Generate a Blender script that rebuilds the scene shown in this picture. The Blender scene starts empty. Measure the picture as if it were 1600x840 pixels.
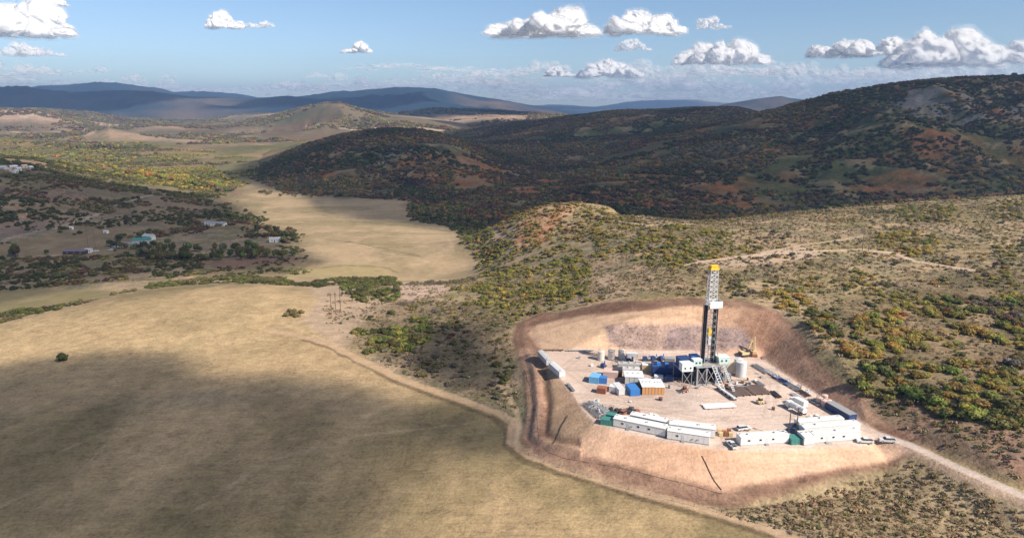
import bpy, bmesh, math, random
import numpy as np
from mathutils import Vector, Matrix
random.seed(7); np.random.seed(7)
sc = bpy.context.scene
COL = sc.collection
R = math.radians

# ------------------------------------------------------------------ camera
H = 116.0; PITCH = R(13.4); FPX = 1067.0
CP, SP = math.cos(PITCH), math.sin(PITCH)
cam_d = bpy.data.cameras.new('camera'); cam = bpy.data.objects.new('camera', cam_d); COL.objects.link(cam)
cam.location = (0, 0, H); cam.rotation_euler = (R(90) - PITCH, 0, 0)
cam_d.sensor_fit = 'HORIZONTAL'; cam_d.sensor_width = 36.0; cam_d.lens = 36.0 * FPX / 1600.0
cam_d.clip_start = 1.0; cam_d.clip_end = 200000.0
sc.camera = cam

# ------------------------------------------------------------------ light
SUN_EL, SUN_AZ = R(40), R(-35)          # azimuth measured from +X towards +Y
SUN = Vector((math.cos(SUN_EL) * math.cos(SUN_AZ), math.cos(SUN_EL) * math.sin(SUN_AZ), math.sin(SUN_EL)))
sl = bpy.data.lights.new('sun', 'SUN'); sl.energy = 5.0; sl.angle = R(0.53); sl.color = (1.0, 0.91, 0.79)
so = bpy.data.objects.new('sun', sl); COL.objects.link(so)
so.rotation_euler = (-SUN).to_track_quat('-Z', 'Y').to_euler()
w = bpy.data.worlds.new('World'); sc.world = w; w.use_nodes = True
wn, wl = w.node_tree.nodes, w.node_tree.links
bgn = wn['Background']; sky = wn.new('ShaderNodeTexSky'); sky.sky_type = 'NISHITA'; sky.sun_disc = False
sky.sun_elevation = SUN_EL; sky.sun_rotation = math.pi / 2 - SUN_AZ
sky.altitude = 2000; sky.air_density = 1.0; sky.dust_density = 1.8; sky.ozone_density = 2.5
bgn.inputs['Strength'].default_value = 0.09
wl.new(sky.outputs[0], bgn.inputs['Color'])
vs = sc.view_settings; vs.view_transform = 'Standard'; vs.look = 'None'; vs.exposure = 0.68; vs.gamma = 1.0
sc.cycles.max_bounces = 5; sc.cycles.diffuse_bounces = 2; sc.cycles.glossy_bounces = 2
sc.cycles.transmission_bounces = 2; sc.cycles.transparent_max_bounces = 24; sc.cycles.volume_bounces = 0
sc.cycles.use_denoising = True

# ------------------------------------------------------------------ noise
def _h(ix, iy, s):
    n = (ix.astype(np.int64) * 374761393 + iy.astype(np.int64) * 668265263 + s * 1274126177) & 0x7fffffff
    n = ((n ^ (n >> 13)) * 1274126177) & 0x7fffffff
    n = n ^ (n >> 16)
    return (n & 0xffff) / 65535.0 * 2 - 1
def vnoise(x, y, s=0):
    ix = np.floor(x); iy = np.floor(y); fx = x - ix; fy = y - iy
    fx = fx * fx * fx * (fx * (fx * 6 - 15) + 10); fy = fy * fy * fy * (fy * (fy * 6 - 15) + 10)
    a = _h(ix, iy, s); b = _h(ix + 1, iy, s); c = _h(ix, iy + 1, s); d = _h(ix + 1, iy + 1, s)
    return (a * (1 - fx) + b * fx) * (1 - fy) + (c * (1 - fx) + d * fx) * fy
def fbm(x, y, sc_, o=4, s=0, g=0.5):
    x = np.asarray(x, float) / sc_; y = np.asarray(y, float) / sc_; t = 0; a = 1.0; n = 0
    for k in range(o):
        t = t + a * vnoise(x, y, s + k * 17); n += a; a *= g
        x, y = x * 1.62 - y * 1.18 + 13.7, x * 1.18 + y * 1.62 + 7.3
    return t / n
def ridged(x, y, sc_, o=4, s=0):
    x = np.asarray(x, float) / sc_; y = np.asarray(y, float) / sc_; t = 0; a = 1.0; n = 0
    for k in range(o):
        t = t + a * (1 - 2 * np.abs(vnoise(x, y, s + k * 31))); n += a; a *= 0.5
        x, y = x * 1.62 - y * 1.18 + 3.7, x * 1.18 + y * 1.62 + 1.3
    return t / n
def sstep(a, b, x):
    t = np.clip((x - a) / (b - a), 0, 1); return t * t * (3 - 2 * t)

# ------------------------------------------------------------------ survey helpers: a sight line of the camera to a place on the land
def kz(v): y = (420 - v) / FPX; return (y * CP - SP) / (CP + y * SP)
def ax(u, v): y = (420 - v) / FPX; return ((u - 800) / FPX) / (CP + y * SP)
def Pz(u, v, z):
    Y = (z - H) / kz(v); return (ax(u, v) * Y, Y, z)
def PY(u, v, Y): return (ax(u, v) * Y, Y, H + Y * kz(v))

# near land: thin-plate surface through surveyed spots
ctrl = [Pz(*t) for t in [
 (-150,860,-17),(0,840,-16),(300,840,-14),(600,840,-12),(900,840,-10),(1200,840,-9),(1450,840,-6),(1700,860,-4),
 (-150,700,-17),(0,700,-15),(300,700,-13),(600,700,-11),(740,720,-10),(0,580,-15),(300,580,-12),(550,580,-10),(-150,560,-17),
 (0,512,-16),(120,480,-13.5),(230,462,-12.5),(350,455,-12),(480,462,-12),(540,500,-11),
 (-150,470,-36),(0,470,-36),(0,440,-36),(150,432,-36),(300,425,-36),(450,425,-35),(400,400,-36),(200,400,-36),(0,400,-36),(-150,400,-34),(650,400,-36),(650,370,-36),(500,370,-36),
 (560,447,-21),(640,446,-19),(700,446,-19),(600,480,-13),(700,520,-9),(780,560,-7),(790,620,-9),(760,650,-10),
 (770,438,-20),(820,420,-12),(880,400,-3),(760,405,-30),(745,425,-32),(790,380,-12),(735,372,-32),
 (868,318,16),(820,332,7),(780,352,-6),(920,330,14),(900,360,3),(850,450,-4),(850,380,-3),
 (830,480,0),(800,520,-4),(950,450,11),(1000,475,15),(1100,465,18),(1200,475,18),(1250,510,15),(1320,600,7),(1390,640,4),(1600,700,7),(1750,720,8),(1480,700,3),
 (1600,770,0),(1450,715,0),(1500,740,-1),(1600,560,15),(1400,500,17),(1450,580,11),(1250,440,19),(1000,420,12),(1000,385,14),(1100,400,18),(1300,400,21),(1450,420,20),(1600,420,24),(1750,400,26),
 (960,324,15),(1000,336,15),(1100,348,17),(1200,337,20),(1300,327,23),(1400,320,26),(1500,313,29),(1600,306,32),(1750,298,35),
 (1240,740,-9),(1100,800,-9),(1350,760,-8),(1450,780,-7),(1600,800,-5),(950,760,-10),(860,720,-10)]]
ctrl += [(-700,1000,-20),(-420,900,-34),(-150,1000,-36),(30,850,-36),(100,950,-36),(200,900,-32),(350,880,-30),(500,860,-28),(700,850,-25),(0,60,-14),(200,60,-8),(-200,60,-18),
         (60,800,-28),(120,690,-6),(185,665,2),(240,690,4),(260,780,-18),(420,830,-10),(600,860,-4),(-700,700,-36)]
ctrl += [(*Pz(u, v, 0)[:2], z) for u, v, z in [(893,612,-8), (911,640,-9), (958,671,-10), (1035,689,-10.5), (1100,697,-10.5), (1170,701,-10.5), (1250,700,-10), (1310,697,-8.5), (1352,690,-5.5)]]
cxy = np.array([(a, b) for a, b, c in ctrl]) / 100.0; cz = np.array([c for a, b, c in ctrl])
def _u(r2): return 0.5 * r2 * np.log(np.maximum(r2, 1e-9))
n = len(cz); K = _u(((cxy[:, None] - cxy[None]) ** 2).sum(-1)) + np.eye(n) * 0.02
P = np.c_[np.ones(n), cxy]; A = np.zeros((n + 3, n + 3)); A[:n, :n] = K; A[:n, n:] = P; A[n:, :n] = P.T
sol = np.linalg.solve(A, np.r_[cz, 0, 0, 0])
def tps(X, Y):
    x = X / 100.0; y = Y / 100.0; out = sol[n] + sol[n + 1] * x + sol[n + 2] * y
    for i in range(n): out = out + sol[i] * _u((x - cxy[i, 0]) ** 2 + (y - cxy[i, 1]) ** 2)
    return out

# pad outline (z = 0)
PADPX = [(846,549),(900,546),(1010,549),(1110,551),(1190,560),(1222,582),(1262,606),(1306,634),(1350,662),(1372,676),(1352,694),(1250,700),(1150,702),(1090,697),(1035,689),(958,671),(930,660),(911,640),(893,612),(870,583)]
PAD = np.array([Pz(u, v, 0)[:2] for u, v in PADPX])
def poly_sd(X, Y, poly):
    """signed distance in metres, negative inside"""
    X = np.asarray(X, float); Y = np.asarray(Y, float)
    d2 = np.full(X.shape, 1e18); ins = np.zeros(X.shape, bool); m = len(poly)
    for i in range(m):
        x0, y0 = poly[i]; x1, y1 = poly[(i + 1) % m]; dx, dy = x1 - x0, y1 - y0
        t = np.clip(((X - x0) * dx + (Y - y0) * dy) / (dx * dx + dy * dy + 1e-12), 0, 1)
        d2 = np.minimum(d2, (X - x0 - t * dx) ** 2 + (Y - y0 - t * dy) ** 2)
        if y0 != y1:
            c = ((y0 > Y) != (y1 > Y)) & (X < (x1 - x0) * (Y - y0) / (y1 - y0) + x0); ins ^= c
    d = np.sqrt(d2); return np.where(ins, -d, d)
def line_d(X, Y, pts):
    X = np.asarray(X, float); Y = np.asarray(Y, float); d2 = np.full(X.shape, 1e18)
    for i in range(len(pts) - 1):
        x0, y0 = pts[i]; x1, y1 = pts[i + 1]; dx, dy = x1 - x0, y1 - y0
        t = np.clip(((X - x0) * dx + (Y - y0) * dy) / (dx * dx + dy * dy + 1e-12), 0, 1)
        d2 = np.minimum(d2, (X - x0 - t * dx) ** 2 + (Y - y0 - t * dy) ** 2)
    return np.sqrt(d2)
ROADPX = [(1352,672),(1420,694),(1500,731),(1600,775),(1750,842)]
ROAD = np.array([Pz(u, v, 0)[:2] for u, v in ROADPX])

LAYERS = [  # ridge crests: (points, distance, front width, back width, base height)
 ([(-900,205),(-300,225),(0,247),(60,254),(130,270),(200,282),(300,298),(380,312),(430,330),(480,360)], 1250, .34, .22, -36),
 ([(360,272),(400,256),(440,241),(480,228),(530,214),(580,206),(620,203),(660,205),(700,214),(750,231),(800,250),(880,275),(950,300)], 1900, .23, .25, -36),
 ([(560,250),(640,222),(700,212),(760,200),(850,188),(920,178),(960,173),(1030,171),(1100,168),(1150,168),(1200,178),(1300,190),(1500,190)], 3300, .30, .25, -20),
 ([(760,318),(820,286),(900,246),(1000,214),(1100,195),(1190,175),(1250,160),(1300,146),(1350,138),(1420,129),(1500,123),(1600,120),(1800,114),(2400,120)], 2200, .42, .4, -36),
 ([(640,345),(700,322),(760,305),(850,282),(930,268),(1000,262),(1100,256),(1200,246),(1300,236),(1400,222),(1500,212),(1600,205),(1800,200),(2400,200)], 1480, .22, .3, -36),
 ([(260,215),(320,203),(380,192),(430,180),(470,169),(505,162),(530,161),(565,169),(600,178),(660,184),(720,192),(800,210)], 4500, .2, .18, -25),
 ([(560,188),(600,179),(680,169),(760,172),(850,178),(930,182),(1000,190),(1100,200)], 5500, .14, .12, -20),
 ([(-800,160),(-100,165),(0,168),(60,170),(140,176),(200,186),(300,189),(400,190),(500,192)], 5200, .12, .12, -20),
 ([(-800,205),(-100,206),(0,207),(80,205),(130,208),(170,200),(230,212),(320,218),(450,224)], 3300, .09, .10, -32),
 ([(-800,180),(-100,176),(0,170),(50,172),(100,181),(150,196),(200,206),(260,212)], 4300, .11, .10, -25),
 ([(120,214),(180,200),(240,196),(330,199),(400,196),(450,206),(520,215)], 3900, .10, .09, -28),
 ([(-800,225),(-100,222),(0,216),(60,219),(140,226),(220,224),(300,232),(360,240)], 2500, .08, .09, -34),
 ([(300,186),(380,180),(440,176),(520,180),(600,176),(700,183)], 5700, .10, .10, -10),
 ([(640,200),(700,190),(760,183),(830,186),(900,190),(960,200)], 4700, .10, .09, -20),
 ([(-800,150),(-200,138),(0,136),(50,137),(110,147),(180,141),(240,143),(300,151),(400,153),(450,150),(520,158),(600,170),(700,180)], 8300, .17, .2, -10),
 ([(-400,150),(0,146),(60,134),(150,130),(200,134),(240,138),(270,147),(330,145),(370,147),(440,160),(520,170)], 12500, .20, .2, 0),
 ([(380,168),(420,158),(480,150),(560,142),(620,137),(680,140),(740,150),(800,160),(860,170),(940,180)], 10500, .24, .2, 0),
 ([(780,176),(830,166),(860,164),(930,168),(980,160),(1030,156),(1080,157),(1130,161),(1200,167),(1300,172),(1600,168),(2200,160)], 17000, .16, .3, 60),
 ([(1080,182),(1125,164),(1180,155),(1220,150),(1250,155),(1300,166),(1400,180)], 7500, .12, .2, 20),
]
def height(X, Y):
    X = np.asarray(X, float); Y = np.asarray(Y, float)
    a = X / Y; lY = np.log(Y)
    # near land
    zn = np.full(X.shape, -36.0); mn = Y < 1150
    zn[mn] = tps(X[mn], Y[mn])
    zn = zn + 0.5 * fbm(X, Y, 30, 4, 3)
    d = np.full(X.shape, 999.0); m = (Y < 480) & (X > -40) & (X < 320)
    d[m] = poly_sd(X[m], Y[m], PAD)
    rd = np.full(X.shape, 999.0); m2 = (Y < 300) & (X > 60)
    rd[m2] = np.maximum(line_d(X[m2], Y[m2], ROAD) - 3.4, 0)
    nz = 0.35 * fbm(X, Y, 9, 3, 5) * sstep(0, 6, d)
    dd = np.minimum(d, rd * 1.0)
    zc = np.clip(zn, -np.maximum(dd, 0) / np.interp(X, [10, 45], [2.3, 1.75]), np.maximum(dd, 0) / 1.45)
    zc = np.where(dd <= 0, 0, zc)
    zn = np.where(dd < 120, zc + nz * (dd > 0), zn)
    # broad base of the far land
    base = np.interp(lY, np.log([800, 1600, 2500, 3500, 6000, 12000, 40000, 90000]), [-36, -38, -34, -28, -18, 10, 40, 40])
    amp = np.interp(lY, np.log([800, 1800, 3000, 6000, 20000]), [1.5, 6, 26, 40, 50])
    base = base + amp * fbm(X, Y, 420, 5, 9) * np.interp(lY, np.log([800, 2500]), [.6, 1])
    wfar = sstep(np.log(820), np.log(1080), lY)
    z = zn * (1 - wfar) + base * wfar
    for k, (pts, Y0, wf, wb, zb) in enumerate(LAYERS):
        pa = np.array([ax(u, v) for u, v in pts]); pz = np.array([H + Y0 * kz(v) for u, v in pts])
        m = (Y > Y0 * math.exp(-2.6 * wf)) & (Y < Y0 * math.exp(2.6 * wb)) & (a > pa[0] - .02) & (a < pa[-1] + .02)
        if not m.any(): continue
        x, y, am, lm = X[m], Y[m], a[m], lY[m]
        sc_ = Y0 * .16
        zt = np.interp(am, pa, pz) + Y0 * .0012 * fbm(x, y * .3, sc_ * .25, 4, 70 + k)
        edge = sstep(pa[0] - .02, pa[0] + .05, am) * sstep(pa[-1] + .02, pa[-1] - .05, am)
        rg = ridged(x + .35 * y, y, sc_, 5, 40 + k)
        t = lm - math.log(Y0) + .18 * wf * fbm(x, y, sc_ * 1.3, 2, 90 + k)
        s = np.where(t < 0, np.exp(-(t / wf) ** 2 * 1.1), np.exp(-(t / wb) ** 2))
        zl = zb + (zt - zb) * s * edge
        hh = np.maximum(zt - zb, 0)
        zl = zl + hh * (1.3 if Y0 < 7000 else 1.5) * (.7 if Y0 == 2200 else 1) * (s * (1 - s)) * rg * edge + hh * (.22 if Y0 < 7000 else .6) * ridged(x, y, sc_ * .33, 4, 60 + k) * edge * s * (1 - s)
        kk = Y0 * .004
        zo = z[m]; hmx = np.maximum(zo, zl); zn_ = hmx + kk * np.log(np.exp((zo - hmx) / kk) + np.exp((zl - hmx) / kk)) - kk * .69 * np.exp(-np.abs(zo - zl) / kk); z[m] = zo + (zn_ - zo) * sstep(0, .14, s * edge)
    return z

# ------------------------------------------------------------------ height grid
NC = 1140
AA = np.linspace(ax(-400, 420), ax(2000, 420), NC)
l0, l1, l2, l3 = map(math.log, (95, 900, 3600, 19500))
LY = np.r_[np.arange(l0, l1, .0044), np.arange(l1, l2, .0062), np.arange(l2, l3, .014)]
NR = len(LY)
GY = np.exp(LY)[:, None] * np.ones((1, NC)); GX = AA[None, :] * GY
GZ = height(GX, GY)

def hz(X, Y):
    X = np.asarray(X, float); Y = np.asarray(Y, float)
    i = np.interp(np.log(Y), LY, np.arange(NR)); j = (X / Y - AA[0]) / (AA[1] - AA[0])
    i = np.clip(i, 0, NR - 1.001); j = np.clip(j, 0, NC - 1.001)
    i0 = i.astype(int); j0 = j.astype(int); fi = i - i0; fj = j - j0
    return (GZ[i0, j0] * (1 - fi) + GZ[i0 + 1, j0] * fi) * (1 - fj) + (GZ[i0, j0 + 1] * (1 - fi) + GZ[i0 + 1, j0 + 1] * fi) * fj
_Ys = np.exp(np.linspace(math.log(100), math.log(40000), 6000))
def G(u, v, y0=0, y1=1e9):
    """the spot of land met by the sight line"""
    Ys = _Ys[(_Ys >= y0) & (_Ys <= y1)]
    a = ax(u, v); zr = H + Ys * kz(v); d = zr - hz(a * Ys, Ys); w = np.where(d <= 0)[0]
    i = w[0] if len(w) else int(np.argmin(d))
    Y = Ys[i]
    if i > 0 and len(w): Y = Ys[i - 1] + (Ys[i] - Ys[i - 1]) * d[i - 1] / (d[i - 1] - d[i] + 1e-12)
    return (a * Y, Y, float(hz(a * Y, Y)))
def GP(px, **k): return np.array([G(u, v, **k)[:2] for u, v in px])

# berm and ditch thrown up round the foot of the earthworks
BERM = GP([(803,530),(808,505),(842,490),(890,484),(940,474),(1000,470),(1080,466),(1160,468),(1215,486),(1250,512),(1275,560),(1320,600),(1345,628),(1400,668),(1440,705),(1405,722),(1330,745),(1230,772),(1130,790),(1040,775),(940,745),(850,715),(812,690),(822,640),(818,590)])
_m = (GY < 480) & (GX > -60) & (GX < 330)
bd = np.full(GX.shape, 999.0); bd[_m] = poly_sd(GX[_m], GY[_m], BERM)
_f = np.where(GX < 120, 1, sstep(160, 120, GX)) * sstep(330, 290, GY) + .25 * sstep(290, 330, GY)
_s = _f * np.where(GX > 25, .15, 1) * (.9 + .25 * fbm(GX, GY, 8, 2, 8))
GZ = GZ + _s * (1.25 * np.exp(-((bd + 5.0) / 1.7) ** 2) - .8 * np.exp(-((bd + 9.5) / 1.6) ** 2) + .5 * np.exp(-((bd + 1.0) / 1.2) ** 2))

# ------------------------------------------------------------------ naming helpers
def tag(o, label=None, cat=None, group=None, kind=None):
    if label: o['label'] = label
    if cat: o['category'] = cat
    if group: o['group'] = group
    if kind: o['kind'] = kind
    return o
def mesh_obj(name, me, mat=None, parent=None):
    o = bpy.data.objects.new(name, me)
    if mat and not me.materials: me.materials.append(mat)
    COL.objects.link(o)
    if parent: o.parent = parent
    return o

# ------------------------------------------------------------------ materials
def newmat(name):
    m = bpy.data.materials.new(name); m.use_nodes = True
    nt = m.node_tree; b = nt.nodes['Principled BSDF']; b.inputs['Specular IOR Level'].default_value = .2
    return m, nt, b
def N(nt, t, **kw):
    n_ = nt.nodes.new(t)
    for k, v in kw.items():
        if k.startswith('i_'): n_.inputs[k[2:].replace('_', ' ')].default_value = v
        else: setattr(n_, k, v)
    return n_

def terrain_material():
    m, nt, b = newmat('terrain'); L = nt.links.new
    b.inputs['Roughness'].default_value = .95; b.inputs['Specular IOR Level'].default_value = .08
    at = N(nt, 'ShaderNodeAttribute', attribute_name='col')
    rg = N(nt, 'ShaderNodeAttribute', attribute_name='rough')
    geo = N(nt, 'ShaderNodeNewGeometry')
    outs = []
    for s, d in ((.9, 4), (.16, 5), (.03, 5)):
        n_ = N(nt, 'ShaderNodeTexNoise', i_Scale=s, i_Detail=float(d), i_Roughness=.62); L(geo.outputs['Position'], n_.inputs['Vector']); outs.append(n_.outputs['Fac'])
    def math_(op, a, bb):
        q = N(nt, 'ShaderNodeMath', operation=op)
        for i, v in enumerate((a, bb)):
            if isinstance(v, (int, float)): q.inputs[i].default_value = v
            else: L(v, q.inputs[i])
        return q.outputs[0]
    s = math_('ADD', math_('ADD', outs[0], outs[1]), math_('MULTIPLY', outs[2], .6))
    s = math_('MULTIPLY', math_('SUBTRACT', s, 1.3), rg.outputs['Fac'])
    f = math_('ADD', math_('MULTIPLY', s, 1.5), 1.0)
    tf = N(nt, 'ShaderNodeTexNoise', i_Scale=.55, i_Detail=3.0, i_Roughness=.7); L(geo.outputs['Position'], tf.inputs['Vector'])
    tm = N(nt, 'ShaderNodeMapRange'); L(tf.outputs['Fac'], tm.inputs['Value']); tm.inputs['From Min'].default_value = .5; tm.inputs['From Max'].default_value = .62; tm.inputs['To Max'].default_value = .5
    f = math_('SUBTRACT', f, math_('MULTIPLY', tm.outputs[0], math_('MAXIMUM', math_('SUBTRACT', rg.outputs['Fac'], .35), 0.0)))
    mp = N(nt, 'ShaderNodeMapping'); mp.inputs['Rotation'].default_value = (0, 0, .5); mp.inputs['Scale'].default_value = (.12, .9, .5); L(geo.outputs['Position'], mp.inputs['Vector'])
    sn = N(nt, 'ShaderNodeTexNoise', i_Scale=.8, i_Detail=4.0, i_Roughness=.65); L(mp.outputs[0], sn.inputs['Vector'])
    f = math_('ADD', f, math_('MULTIPLY', math_('SUBTRACT', sn.outputs['Fac'], .5), .55))
    f = math_('MAXIMUM', f, .25)
    mx = N(nt, 'ShaderNodeVectorMath', operation='SCALE'); L(at.outputs['Color'], mx.inputs[0]); L(f, mx.inputs['Scale'])
    L(mx.outputs[0], b.inputs['Base Color'])
    bp = N(nt, 'ShaderNodeBump', i_Strength=.5, i_Distance=.6); L(outs[0], bp.inputs['Height']); L(bp.outputs[0], b.inputs['Normal'])
    return m
TERR = terrain_material()

# ------------------------------------------------------------------ land cover
FX, FY = GX.ravel(), GY.ravel(); FZ = GZ.ravel(); LF = np.log(FY)
C = np.zeros((len(FX), 3)); RO = np.full(len(FX), .6); CLS = np.zeros(len(FX), int)   # class per vertex -> object
def srgb(r, g, b):
    c = np.array([r, g, b]) / 255.0; return np.where(c < .04, c / 12.92, ((c + .055) / 1.055) ** 2.4)
def wob(amp, scale, s): return amp * fbm(FX, FY, scale, 4, s)
def blend(mask, col, rough=None, cls=None, thr=.5):
    global C, RO
    mk = mask[:, None]; C = C * (1 - mk) + np.asarray(col) * mk
    if rough is not None: RO = RO * (1 - mask) + rough * mask
    if cls is not None: CLS[mask > thr] = cls
def area(px, soft=4, amp=6, scale=25, s=11, ymax=None, ymin=0, **k):
    poly = GP(px, **k); ymax = ymax or poly[:, 1].max() + 60
    m = (FY < ymax) & (FY > poly[:, 1].min() - 60) & (FX > poly[:, 0].min() - 60) & (FX < poly[:, 0].max() + 60)
    out = np.zeros(len(FX)); d = poly_sd(FX[m], FY[m], poly) + amp * fbm(FX[m], FY[m], scale, 4, s)
    out[m] = sstep(soft, -soft, d); return out
def track(px, w, soft=1.0, amp=.8, **k):
    pts = GP(px, **k); m = (FX > pts[:, 0].min() - 15) & (FX < pts[:, 0].max() + 15) & (FY > pts[:, 1].min() - 15) & (FY < pts[:, 1].max() + 15)
    out = np.zeros(len(FX)); d = line_d(FX[m], FY[m], pts) + amp * fbm(FX[m], FY[m], 7, 3, 77)
    out[m] = sstep(w + soft, w - soft * .5, d); return out

n1 = fbm(FX, FY, 60, 4, 21); n2 = fbm(FX, FY, 14, 4, 22); n3 = fbm(FX, FY, 220, 4, 23)
def mixc(a, b, t): t = np.clip(t, 0, 1)[:, None]; return np.asarray(a) * (1 - t) + np.asarray(b) * t
TAN = np.array([.36, .255, .16]); PINK = np.array([.40, .27, .19]); GOLD = np.array([.42, .30, .13]); OLIVE = np.array([.15, .135, .06])
SAGE = np.array([.20, .17, .10]); BROWN = np.array([.20, .12, .08]); RUST = np.array([.17, .075, .045]); DGREEN = np.array([.045, .055, .025])
# default: dry scrub ground
C[:] = mixc(TAN, SAGE, .42 + n2 * 1.3 + n1 * .7); RO[:] = 1.0
C[:] = C * (1 - (_o := np.clip(.12 + 1.5 * fbm(FX, FY, 38, 4, 26), 0, .7))[:, None]) + np.array([.235, .185, .085]) * _o[:, None]
# valley floor / left middle distance
far = sstep(math.log(760), math.log(1000), LF)
blend(far, mixc([.17, .15, .075], [.23, .155, .10], .4 + n3 * 1.6)); CLS[FY > 900] = 1
# warm, sage and olive plain in the distance
pl = sstep(math.log(1500), math.log(2300), LF)
blend(pl, mixc([.15, .135, .055], [.33, .22, .12], .4 + n3 * 2.0 + .5 * fbm(FX, FY, 600, 4, 31)))
pl2 = sstep(math.log(2600), math.log(3600), LF)
blend(pl2, mixc([.40, .27, .18], [.17, .13, .075], .5 + 2.2 * fbm(FX, FY, 700, 5, 33)))
# relief shade painted into brush colour: darker off-sun slopes and draws, dry grass elsewhere
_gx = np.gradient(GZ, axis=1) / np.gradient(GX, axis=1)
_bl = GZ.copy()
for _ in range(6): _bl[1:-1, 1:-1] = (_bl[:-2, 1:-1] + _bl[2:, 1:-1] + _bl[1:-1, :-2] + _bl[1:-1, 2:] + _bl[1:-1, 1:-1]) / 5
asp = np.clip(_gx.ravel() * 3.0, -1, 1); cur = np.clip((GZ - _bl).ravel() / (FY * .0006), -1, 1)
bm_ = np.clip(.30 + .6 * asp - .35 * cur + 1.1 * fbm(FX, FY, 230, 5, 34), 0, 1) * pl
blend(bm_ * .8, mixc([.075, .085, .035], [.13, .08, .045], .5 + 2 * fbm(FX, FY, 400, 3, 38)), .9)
# brushy dark hills
hp = GP([(380,268),(400,284),(450,303),(540,308),(640,314),(636,340),(700,352),(758,356)]).tolist() + [(60,790),(200,760),(420,700),(700,680),(1400,600),(4200,800),(4200,4200),(600,4300),(-200,3900),(-560,3000),(-620,2200)]
hl = sstep(25, -25, poly_sd(FX, FY, hp) + 40 * n3 + 15 * n1) * (FY > 780)
nb = fbm(FX, FY, 160, 5, 35); nc = fbm(FX, FY, 45, 4, 36)
hc = mixc([.095, .10, .04], [.27, .115, .045], .5 + 2.6 * nb); hc = mixc(hc, [.25, .19, .11], np.clip(.10 + 1.6 * nc + .5 * cur - .25 * asp, 0, .9)); hc = mixc(hc, [.075, .08, .03], np.clip(-.6 * cur + .3 * asp, 0, .8))  # straw crests, darker draws and off-sun slopes: same relief shade in the colour
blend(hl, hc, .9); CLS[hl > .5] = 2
mt = sstep(math.log(5900), math.log(6400), LF + .04 * n3)
blend(mt, mixc([.02, .038, .055], [.15, .11, .08], -.2 + 1.9 * fbm(FX, FY, 1500, 5, 37)), .6); CLS[FY > 6200] = 3  # forest tone darkened and blued to stand in for cloud shade and haze
# meadow on the valley floor
k = area([(372,278),(400,286),(450,300),(560,307),(640,316),(655,338),(725,356),(712,380),(756,408),(738,436),(600,436),(520,430),(430,440),(425,424),(470,404),(470,385),(440,372),(410,352),(395,330),(372,312),(385,298)], soft=26, amp=30, scale=45)
blend(k, mixc([.37, .27, .16], [.27, .205, .115], .35 + n1 * 1.6 + n2 * .7), .4); CLS[k > .5] = 4
blend(k * sstep(.12, .4, fbm(FX * .45, FY * 1.6, 60, 4, 57)) * .6, [.22, .175, .085], .5)
k2 = area([(430,432),(480,418),(560,412),(620,425),(560,436)], soft=3, amp=3); blend(k2 * .7, [.32, .25, .12], .3)
k = area([(300,404),(400,398),(470,402),(520,408),(470,420),(430,432),(330,436),(300,425)], soft=6, amp=7); blend(k * .8, mixc([.22, .15, .09], [.17, .14, .07], .5 + n2), .8)
for px, w_ in [([(430,432),(470,421),(540,414),(600,417),(622,426)], 1.6), ([(540,345),(600,350),(660,356),(710,362)], 2.2), ([(470,330),(520,338),(580,342)], 1.4), ([(500,372),(560,380),(620,392),(660,402)], 1.5)]:
    k = track(px, w_, soft=1.5, amp=3); blend(k * .55, [.14, .13, .06], .8)
for px in [[(560,360),(600,368),(650,372)], [(600,395),(640,402),(680,412)], [(700,372),(708,392)], [(640,312),(600,322),(560,326)]]: k = track(px, 1.2, soft=1.5, amp=2.5); blend(k * .5, [.46, .34, .21], .5)
# lower left: shaded hayfield, bare village ground
k = area([(-200,455),(60,452),(150,452),(200,458),(100,478),(0,498),(-200,520)], soft=3, amp=3); blend(k, mixc([.20, .17, .08], [.26, .2, .1], .5 + n2), .3); CLS[k > .5] = 4
k = area([(60,372),(130,348),(200,348),(235,362),(200,395),(60,398),(-60,405),(-60,385)], soft=4, amp=4); blend(k, mixc([.28, .205, .12], [.21, .155, .085], .5 + n2), .4)
k = area([(208,318),(250,306),(330,318),(360,345),(300,352),(270,364),(215,350)], soft=5, amp=6); blend(k, mixc([.28, .195, .115], [.20, .15, .085], .5 + n2), .4)
k = area([(340,405),(450,400),(470,408),(420,415),(330,420)], soft=4, amp=5); blend(k, [.25, .15, .1], .5)
k = area([(0,345),(70,335),(120,345),(60,365),(0,372)], soft=5, amp=6); blend(k, [.24, .17, .12], .5)
# field in front
field = area([(-300,1000),(-300,545),(-60,522),(0,507),(110,481),(170,467),(230,453),(300,446),(390,444),(480,449),(505,470),(480,495),(540,545),(610,580),(700,612),(785,648),(788,690),(850,726),(950,762),(1100,802),(1230,838),(1340,880),(1400,1000)], soft=1.5, amp=1.5, scale=20)
gm = .45 + 2.0 * fbm(FX, FY, 110, 5, 51) + .9 * fbm(FX, FY * .35, 22, 4, 52)
blend(field, mixc([.41, .29, .16], [.225, .172, .088], gm), .65)
blend(field * sstep(.05, .35, fbm(FX, FY, 9, 3, 58)) * .15, [.24, .165, .095], .8); CLS[field > .5] = 5
st = fbm(FX * .5 + FY * .5, FY * 2 - FX, 16, 3, 53); blend(field * sstep(.1, .5, st) * .3, [.30, .22, .12], .35)
k = area([(-60,430+80),(120,486),(230,462),(340,452),(460,458),(470,500),(380,560),(200,590),(0,590),(-60,590)], soft=25, amp=20, scale=60); blend(k * field * .5, [.42, .305, .165], .7)  # sunlit band on the far part of the field, lightened in the colour
fd_ = line_d(FX, FY, GP([(-300,545),(0,507),(230,453),(480,449),(505,470),(610,580),(785,648),(850,726),(1100,802),(1340,880)])) + 3 * n2
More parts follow.
